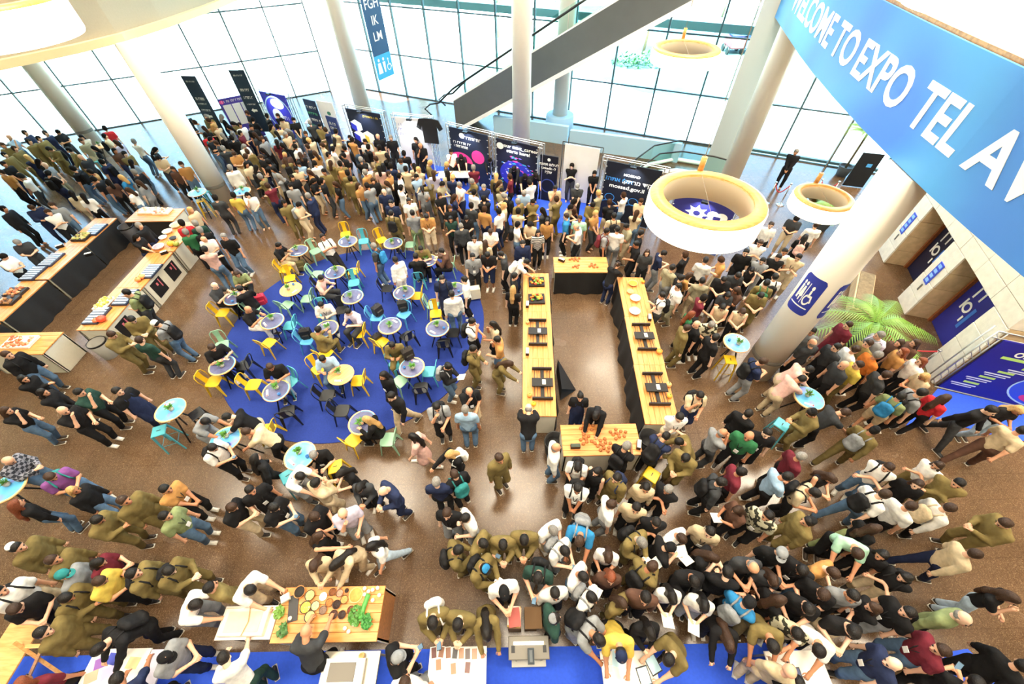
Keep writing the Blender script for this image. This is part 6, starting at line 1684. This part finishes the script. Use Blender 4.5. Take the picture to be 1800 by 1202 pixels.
LMARK = [((1055, 800), 'at the pastry counter'), ((1020, 690), 'inside the serving island'), ((915, 560), 'beside the vegetable trays'), ((915, 690), 'beside the island racks'), ((945, 425), 'behind the island end'), ((1020, 415), 'behind the back counter'), ((1160, 560), 'beside the foil bowl'), ((1200, 690), 'by the island corner'), ((1290, 630), 'by the column-foot table'), ((1230, 500), 'below the large lamp'), ((1090, 400), 'left of the lamp'), ((1350, 430), 'between the two lamps'), ((1420, 690), 'at the crowded bar table'), ((1330, 750), 'past the sign column'), ((1545, 600), 'by the bushy palm'), ((1630, 660), 'by the stone pier'), ((1700, 700), 'by the swirl backdrop'), ((1770, 750), 'on the swirl carpet'), ((1600, 860), 'on the open floor right'), ((1420, 850), 'in the right-hand crowd'), ((1720, 950), 'at the far right edge'), ((1560, 1000), 'in the lower right group'), ((1420, 1050), 'above the corner booth table'), ((1400, 1150), 'at the corner booth table'), ((1620, 1130), 'below the lower right group'), ((1300, 930), 'below the maroon shirt'), ((1200, 960), 'amid the tablet crowd'), ((1230, 1050), 'beside the white tablets'), ((1100, 1120), 'at the leaflet table'), ((1020, 1000), 'in the lower centre crowd'), ((1060, 880), 'below the pastry counter'), ((960, 1070), 'behind the kiosk'), ((830, 980), 'in the soldiers circle'), ((810, 1120), 'at the photo card table'), ((790, 870), 'on the open floor centre'), ((700, 1160), 'beside the steel table'), ((570, 980), 'behind the dips table'), ((520, 1120), 'serving the dips table'), ((400, 1050), 'at the bread table'), ((390, 1160), 'below the bread table'), ((200, 1150), 'at the craft table'), ((60, 1100), 'at the lower left corner'), ((150, 1020), 'in the lower left group'), ((260, 900), 'on the floor lower left'), ((60, 860), 'at the edge bar table'), ((120, 700), 'left of the blue high table'), ((400, 770), 'at the hemmed-in bar table'), ((540, 850), 'by the printed high table'), ((650, 870), 'above the leaning group'), ((740, 760), 'below the round rug'), ((800, 690), 'beside the rug border'), ((860, 600), 'between rug and island'), ((850, 440), 'behind the rug tables'), ((790, 500), 'at the suitcase table'), ((750, 445), 'at the back-turned table'), ((600, 560), 'at the mid-rug tables'), ((560, 650), 'on the near rug'), ((420, 510), 'at the table off the rug'), ((240, 570), 'by the grey bin'), ((345, 410), 'at the poster counter end'), ((250, 410), 'behind the poster counter'), ((400, 350), 'by the banded column'), ((150, 330), 'behind the draped counter'), ((60, 400), 'along the draped counter'), ((60, 250), 'by the far window'), ((520, 340), 'before the dense crowd'), ((690, 360), 'at the crowd front'), ((810, 390), 'in the middle crowd'), ((640, 260), 'by the cube backdrop'), ((780, 290), 'by the pink backdrop'), ((1020, 310), 'by the white screen')]
ACT = dict(stand='standing', clasp='hands clasped', phone='hands together', cross='arms folded', eat='hand near mouth', walk='walking', lean='leaning forward', reach='reaching out', sit='seated', sitback='reclining')
LMW = [(W(*p, 1.6), t) for p, t in LMARK]
def split_col(tok):
    c = tok.rstrip('+-!'); return c, tok[len(c):]
def parse(ln):
    t = ln.split(); d = dict(px=float(t[0]), py=float(t[1]), f=t[2], pose=t[3]); d['tc'], sf = split_col(t[4]); d['top'] = {'': 'shirt', '+': 'jacket', '-': 'vest', '!': 'dress'}[sf]
    bt = t[5].split(':'); d['bc'] = bt[0]; d['bot'] = {'': 'trousers', 's': 'shorts', 'k': 'skirt'}[bt[1] if len(bt) > 1 else '']
    if d['top'] == 'dress': d['bot'] = None
    h = t[6]; d['hat'] = None
    if h == 'X': d['hair'] = None
    elif h == 'x': d['hair'] = ('fringe', 'g')
    elif h[:2] == 'c:': d['hair'] = ('fringe', 'k'); d['hat'] = ('cap', h[2:])
    elif h[:2] == 'w:': d['hair'] = ('short', 'k'); d['hat'] = ('kippa', h[2:])
    elif len(h) == 2: d['hair'] = ({'l': 'long', 't': 'tail'}[h[0]], h[1])
    else: d['hair'] = ('short', h)
    d['bag'] = None; d['apron'] = None; d['badge'] = False; d['held'] = None
    for e in t[7:]:
        if e[:2] == 'p:': d['bag'] = e[2:]
        elif e[:2] == 'a:': d['apron'] = e[2:]
        elif e == 'n': d['badge'] = True
        elif e in ('t', 'h'): d['held'] = e
    return d
PRNG = random.Random(77)
def place(d):
    r = rig(d['pose']); lady = d['hair'] and d['hair'][0] in ('long', 'tail'); d['s'] = PRNG.uniform(.915, .965) if lady else PRNG.uniform(.97, 1.03)
    z = float(r['head'][2]) * d['s']; hw = W(d['px'], d['py'], z); rz = face_rz(d['px'], d['py'], d['f']) + PRNG.uniform(-.25, .25) * (0 if 'sit' in d['pose'] else 1)
    hy = float(r['head'][1]) * d['s']; d['x'] = hw.x + math.sin(rz) * hy; d['y'] = hw.y - math.cos(rz) * hy; d['rz'] = rz
    d['dist'] = math.sqrt(d['x'] ** 2 + d['y'] ** 2 + 8 ** 2); return d
folk = [place(parse(l)) for l in PEOPLE.strip().split('\n')]
def relax(L, dmin, it=12):
    for _ in range(it):
        for i, a in enumerate(L):
            for b_ in L[:i]:
                dx, dy = a['x'] - b_['x'], a['y'] - b_['y']; q2 = dx * dx + dy * dy
                if q2 < dmin * dmin:
                    q1 = math.sqrt(q2) + 1e-5; k = (dmin - q1) / q1 * .5; a['x'] += dx * k; a['y'] += dy * k; b_['x'] -= dx * k; b_['y'] -= dy * k
OBST = [(o.matrix_basis, o) for o in COL.objects if o.name.startswith(('serving_counter', 'booth_table')) and o.parent is None]
RECT = []
for o in COL.objects:
    if o.parent is None and o.name.startswith(('serving_counter', 'booth_table')):
        xs = [v[0] for c in o.children if c.type == 'MESH' and c.name.startswith(('plank', 'tabletop')) for v in c.bound_box]; ys = [v[1] for c in o.children if c.type == 'MESH' and c.name.startswith(('plank', 'tabletop')) for v in c.bound_box]
        RECT.append((o.location.x, o.location.y, -o.rotation_euler.z, max(xs), max(ys)))
CIRC = [(o.location.x, o.location.y, .62) for o in COL.objects if o.parent is None and o.name.startswith('column') and not o.name.startswith('column_sign')]
def push_out(d, pad):
    for cx, cy, a, hx_, hy in RECT:
        dx, dy = d['x'] - cx, d['y'] - cy; u = dx * math.cos(a) - dy * math.sin(a); v = dx * math.sin(a) + dy * math.cos(a); eu, ev = hx_ + pad - abs(u), hy + pad - abs(v)
        if eu > 0 and ev > 0:
            if eu < ev: u += math.copysign(eu, u)
            else: v += math.copysign(ev, v)
            d['x'] = cx + u * math.cos(a) + v * math.sin(a); d['y'] = cy - u * math.sin(a) + v * math.cos(a)
    for cx, cy, rr in CIRC:
        dx, dy = d['x'] - cx, d['y'] - cy; q = math.hypot(dx, dy)
        if q < rr: d['x'] = cx + dx / q * rr; d['y'] = cy + dy / q * rr
for _ in range(5):
    relax(folk, .40, 3)
    for d in folk:
        if 'sit' not in d['pose']: push_out(d, .12 if d['pose'] in ('lean', 'reach') else .17)
BDL = [(o.location.x, o.location.y, o.rotation_euler.z, o['L'] / 2) for o in COL.objects if 'L' in o and o.parent is None and not o.name.startswith('hanging_sign')]
folk.sort(key=lambda d: d['dist']); near, far = folk[:305], folk[305:]
GARM = dict(shirt='T-shirt', jacket='long sleeves', vest='sleeveless top', dress='dress', trousers='trousers', shorts='shorts', skirt='skirt')
def mark_of(d): return min(LMW, key=lambda t: (t[0].x - d['x']) ** 2 + (t[0].y - d['y']) ** 2)[1]
def outfit_of(d): return 'olive uniform' if d['tc'] == 'ol' and d['bc'] == 'ol' else '%s %s' % (COLS[d['tc']][1], GARM[d['top']])
def label_of(d):
    tw, bw = COLS[d['tc']][1], COLS[d['bc']][1]
    if d['tc'] == 'ol' and d['bc'] == 'ol': o = 'olive uniform'
    elif d['top'] == 'dress': o = tw + ' dress'
    else: o = '%s %s, %s %s' % (tw, GARM[d['top']], bw, GARM[d['bot']])
    if d['hat']: h = COLS[d['hat'][1]][1] + (' cap' if d['hat'][0] == 'cap' else ' kippa')
    elif not d['hair']: h = 'bald head'
    elif d['hair'][0] == 'fringe': h = 'balding grey hair'
    else: h = dict(short='', long='long ', tail='tied ')[d['hair'][0]] + HAIRC[d['hair'][1]][1] + ' hair'
    g = (COLS[d['bag']][1] + ' backpack') if d['bag'] else ('apron' if d['apron'] else ('badge' if d['badge'] else ''))
    lm = min(LMW, key=lambda t: (t[0].x - d['x']) ** 2 + (t[0].y - d['y']) ** 2)[1]
    for parts in ((o, h, g, ACT[d['pose']], lm), (o, h, g, lm), (o, h, lm), (o, g, lm)):
        s = 'person, ' + ', '.join(p for p in parts if p)
        if len(s.split()) <= 13: return s
    return s
def rgb(c): return (*hx(c), 1)
SHC = ['1B1B1D', '1B1B1D', '2A2420', 'E8E4DC', 'DAD5CA', '3A2C22']
for d in near:
    pose = d['pose']; r = rig(pose); on_rug = (d['x'] + 5) ** 2 + (d['y'] - 8.8) ** 2 < 16.4; on_c = d['y'] < .44 and -9.8 < d['x'] < 5.2
    o = O('person', part_mesh(pose, 'body'), None, (d['x'], d['y'], .016 if (on_rug or on_c) else .002), d['rz']); o.scale = (d['s'] * (.94 if d['s'] < .967 else 1.03),  d['s'], d['s']); o.color = rgb(PRNG.choice(SKINS))
    tag(o, label_of(d), 'person', 'people in the hall'); o['px'] = d['px']
    pat = {'cm': 'camo', 'pl': 'plaid', 'st': 'stripe'}.get(d['tc'])
    def var(c): k = PRNG.uniform(.85, 1.12); q = hx(c); return (q[0] * k, q[1] * k, q[2] * k, 1)
    q = O(d['top'], part_mesh(pose, d['top'], pat), o); q.color = var(COLS[d['tc']][0])
    if d['bot']: q = O(d['bot'], part_mesh(pose, d['bot']), o); q.color = var(COLS[d['bc']][0])
    sc = PRNG.choice(SHC) if d['bc'] != 'ol' else '2A2018'
    for s in 'RL': q = O('shoe', part_mesh(pose, 'shoe' + s), o); q.color = rgb(sc)
    MH = mat4(r['Rh'], r['head']); MT = mat4(r['Rt'], r['pel'])
    if d['hair']:
        if d['hair'][0] == 'long': q = O('hair', part_mesh(pose, 'longhair'), o)
        else: q = O('hair', head_part(d['hair'][0]), o); q.matrix_local = MH
        q.color = var(HAIRC[d['hair'][1]][0])
    if d['held']:
        hp_ = (r['wrR'] + r['wrL']) / 2 + (r['hdR'] + r['hdL']) * .045 + np.array([0, .03, .045]); w_ = Matrix.Translation((d['x'], d['y'], 0)) @ Matrix.Rotation(d['rz'], 4, 'Z') @ Vector([float(v) * d['s'] for v in hp_])
        big = d['held'] == 't'; tb = thing('tablet' if big else 'phone', ('white tablet held by wearer of ' if big else 'dark phone held by wearer of ') + outfit_of(d) + ', ' + mark_of(d), 'tablet' if big else 'phone', w_, d['rz'], 'screens held in the crowd', d['px'])
        tb.rotation_euler = (.45, 0, d['rz']); MB().box((0, 0, 0), (.19, .26, .01) if big else (.075, .15, .01), bev=.003).build('casing', M_WT if big else M_BLK, tb); MB().box((0, 0, .006), (.165, .23, .003) if big else (.068, .135, .003)).build('screen', mat('screen_pale' if big else 'screen_dim', 'DCECF4' if big else '6A8AA8', .25), tb)
    if d['hat']: q = O(d['hat'][0], head_part(d['hat'][0]), o); q.matrix_local = MH; q.color = rgb(COLS[d['hat'][1]][0])
    if d['bag']: q = O('backpack', torso_part('backpack'), o); q.matrix_local = MT; q.color = rgb(COLS[d['bag']][0])
    if d['apron']: q = O('apron', torso_part('apron'), o); q.matrix_local = MT; q.color = rgb(COLS[d['apron']][0])
    if d['badge']: q = O('lanyard', torso_part('lanyard'), o); q.matrix_local = MT; q2 = O('name_badge', torso_part('badge'), q)
# ---------------------------------------------------------------- the rest of the dense crowd at the back: one object
def inside(p, poly):
    c = False; n = len(poly)
    for i in range(n):
        a, b_ = poly[i], poly[i - 1]
        if (a[1] > p[1]) != (b_[1] > p[1]) and p[0] < (b_[0] - a[0]) * (p[1] - a[1]) / (b_[1] - a[1]) + a[0]: c = not c
    return c
ZONES = [(((320, 205), (400, 195), (520, 205), (640, 250), (760, 285), (900, 305), (985, 330), (1010, 350), (990, 372), (900, 400), (830, 385), (740, 350), (660, 330), (560, 320), (470, 330), (430, 290), (350, 235)), .53),
         (((1000, 345), (1060, 320), (1130, 330), (1130, 400), (1165, 440), (1260, 455), (1340, 430), (1330, 520), (1290, 560), (1210, 520), (1140, 450), (1060, 400)), .58),
         (((0, 235), (60, 228), (240, 240), (300, 262), (310, 300), (200, 310), (120, 300), (60, 310), (0, 310)), .85),
         (((1440, 565), (1540, 560), (1640, 610), (1640, 660), (1540, 620), (1440, 600)), .75), (((1180, 830), (1350, 800), (1420, 860), (1330, 1010), (1180, 1010), (1040, 900)), .8)]
occ = [(d['x'], d['y']) for d in folk]; extra = []; CR = random.Random(5)
for zi, (poly, sp) in enumerate(ZONES[:4]):
    xs = [p[0] for p in poly]; ys = [p[1] for p in poly]
    for _ in range(2600):
        x, y = CR.uniform(min(xs), max(xs)), CR.uniform(min(ys), max(ys))
        if not inside((x, y), poly): continue
        w = W(x, y, 1.62)
        if min(((w.x - a) ** 2 + (w.y - b_) ** 2 for a, b_ in occ), default=9) < sp * sp: continue
        tc = CR.choices(['bk', 'ol', 'wh', 'gy', 'be', 'nv', 'dg', 'tn', 'br', 'kh', 'mr', 'lb', 'pk'], [24, 20, 14, 8, 9, 7, 7, 4, 3, 4, 2, 3, 2])[0]
        bad = False
        for bx, by, ba, bl in BDL:
            u = (w.x - bx) * math.cos(ba) + (w.y - by) * math.sin(ba); v = -(w.x - bx) * math.sin(ba) + (w.y - by) * math.cos(ba)
            if abs(u) < bl + .3 and -.55 < v < 1.2: bad = True
        dd = dict(x=w.x, y=w.y); push_out(dd, .25); w.x, w.y = dd['x'], dd['y']
        if bad or min(((w.x - a) ** 2 + (w.y - b_) ** 2 for a, b_ in occ), default=9) < sp * sp * .8: continue
        occ.append((w.x, w.y)); hl = CR.random() < .3
        extra.append(dict(x=w.x, y=w.y, rz=CR.uniform(0, 6.28), s=.94 if hl else 1., pose=CR.choice(['stand', 'phone', 'cross', 'clasp']), tc=tc, bc='ol' if tc == 'ol' else CR.choice(['bk', 'bk', 'jn', 'dg', 'be', 'nv']), top='jacket' if tc == 'ol' else 'shirt', hair=('long' if hl else 'short', CR.choice('kkkbbyg')), bag=CR.choice([None, None, None, 'bk'])))
LOW = {}
def low(pose, part):
    k = (pose, part)
    if k in LOW: return LOW[k]
    r = rig(pose); T = r['T']; cut = None; kk = .03
    if part == 'skin':
        H = r['head']; Rh = r['Rh']; hp = lambda x, y, z: H + Rh @ np.array([x, y, z])
        pr = [(hp(0, -.012, .035), hp(0, .01, -.03), .098, .08), (hp(0, .085, .0), hp(0, .1, -.022), .012, .018), (T(0, -.02, .46), r['neck'], .058, .055)] + arm_prims(r) + [(r['wr' + s], r['wr' + s] + r['hd' + s] * .12, .035, .03) for s in 'RL'] + [(r['an' + s] + np.array([0, -.02, -.04]), r['an' + s] + np.array([0, .14, -.05]), .045, .04) for s in 'RL']
    elif part in ('shirt', 'jacket'):
        pr = torso_prims(r, .016) + ([(r['sh' + s], r['sh' + s] + (r['el' + s] - r['sh' + s]) * .7, .07, .07) for s in 'RL'] if part == 'shirt' else arm_prims(r, .02)); pel, Rt = r['pel'], r['Rt']; cut = lambda P: -.08 - ((P - pel.astype(np.float32)) @ Rt[:, 2].astype(np.float32))
    elif part == 'trousers': pr = [(T(0, 0, -.03), T(0, 0, .09), .163, .152, r['Rt'].T, TS)] + leg_prims(r, .016, an=.05)
    elif part == 'bag': pr = [(T(-.06, -.2, .15), T(-.06, -.2, .42), .09, .08), (T(.06, -.2, .15), T(.06, -.2, .42), .09, .08)]
    else:
        Rh = r['Rh']; hp = lambda x, y, z: r['head'] + Rh @ np.array([x, y, z]); pr = [(hp(0, -.022, .05), hp(0, -.03, .0), .104, .1)]
        if part == 'long': pr.append((hp(0, -.08, .02), hp(0, -.12, -.24), .08, .075))
    lo, hi = bounds(pr)
    def f(P):
        q = union(P, pr, kk); return np.maximum(q, cut(P)) if cut else q
    LOW[k] = surface_nets(f, lo, hi, .045); return LOW[k]
CV, CF, CC = [], [], []; off = 0
for d in far + extra:
    c_, s_ = math.cos(d['rz']), math.sin(d['rz']); pose = d['pose'] if d['pose'] in POSES else 'stand'
    lst = [('skin', SKINS[CR.randrange(6)]), (d['top'] if d['top'] in ('shirt', 'jacket') else 'shirt', COLS[d['tc']][0]), ('trousers', COLS[d['bc']][0])]
    if d['hair']: lst.append(('long' if d['hair'][0] in ('long', 'tail') else 'short', HAIRC[d['hair'][1]][0]))
    if d.get('bag'): lst.append(('bag', COLS[d['bag']][0]))
    for part, col in lst:
        V, F = low(pose, part); P = V * d['s']; X = np.stack([P[:, 0] * c_ - P[:, 1] * s_ + d['x'], P[:, 0] * s_ + P[:, 1] * c_ + d['y'], P[:, 2] + .004], 1)
        CV.append(X); CF.append(F + off); off += len(X); CC.append(np.tile(np.array([*hx(col), 1.]) * np.array([1, 1, 1, 1]), (len(X), 1)))
me = bpy.data.meshes.new('crowd'); V = np.concatenate(CV); F = np.concatenate(CF); C = np.concatenate(CC)
me.vertices.add(len(V)); me.vertices.foreach_set('co', V.astype(np.float32).ravel()); me.loops.add(F.size); me.loops.foreach_set('vertex_index', F.astype(np.int32).ravel())
me.polygons.add(len(F)); me.polygons.foreach_set('loop_start', np.arange(0, F.size, 4, dtype=np.int32)); me.polygons.foreach_set('loop_total', np.full(len(F), 4, np.int32)); me.polygons.foreach_set('use_smooth', np.ones(len(F), bool))
me.update(calc_edges=True); at = me.color_attributes.new('garment', 'FLOAT_COLOR', 'POINT'); at.data.foreach_set('color', C.astype(np.float32).ravel()); me.materials.append(mat('crowd_cloth', 'FFFFFF', .8, attr='garment', spec=.2))
tag(O('crowd', me), 'dense crowd of small standing people filling the back of the hall', 'crowd', kind='stuff')
print('near', len(near), 'far', len(far), 'extra', len(extra), 'crowd quads', len(F))
uniq_labels()
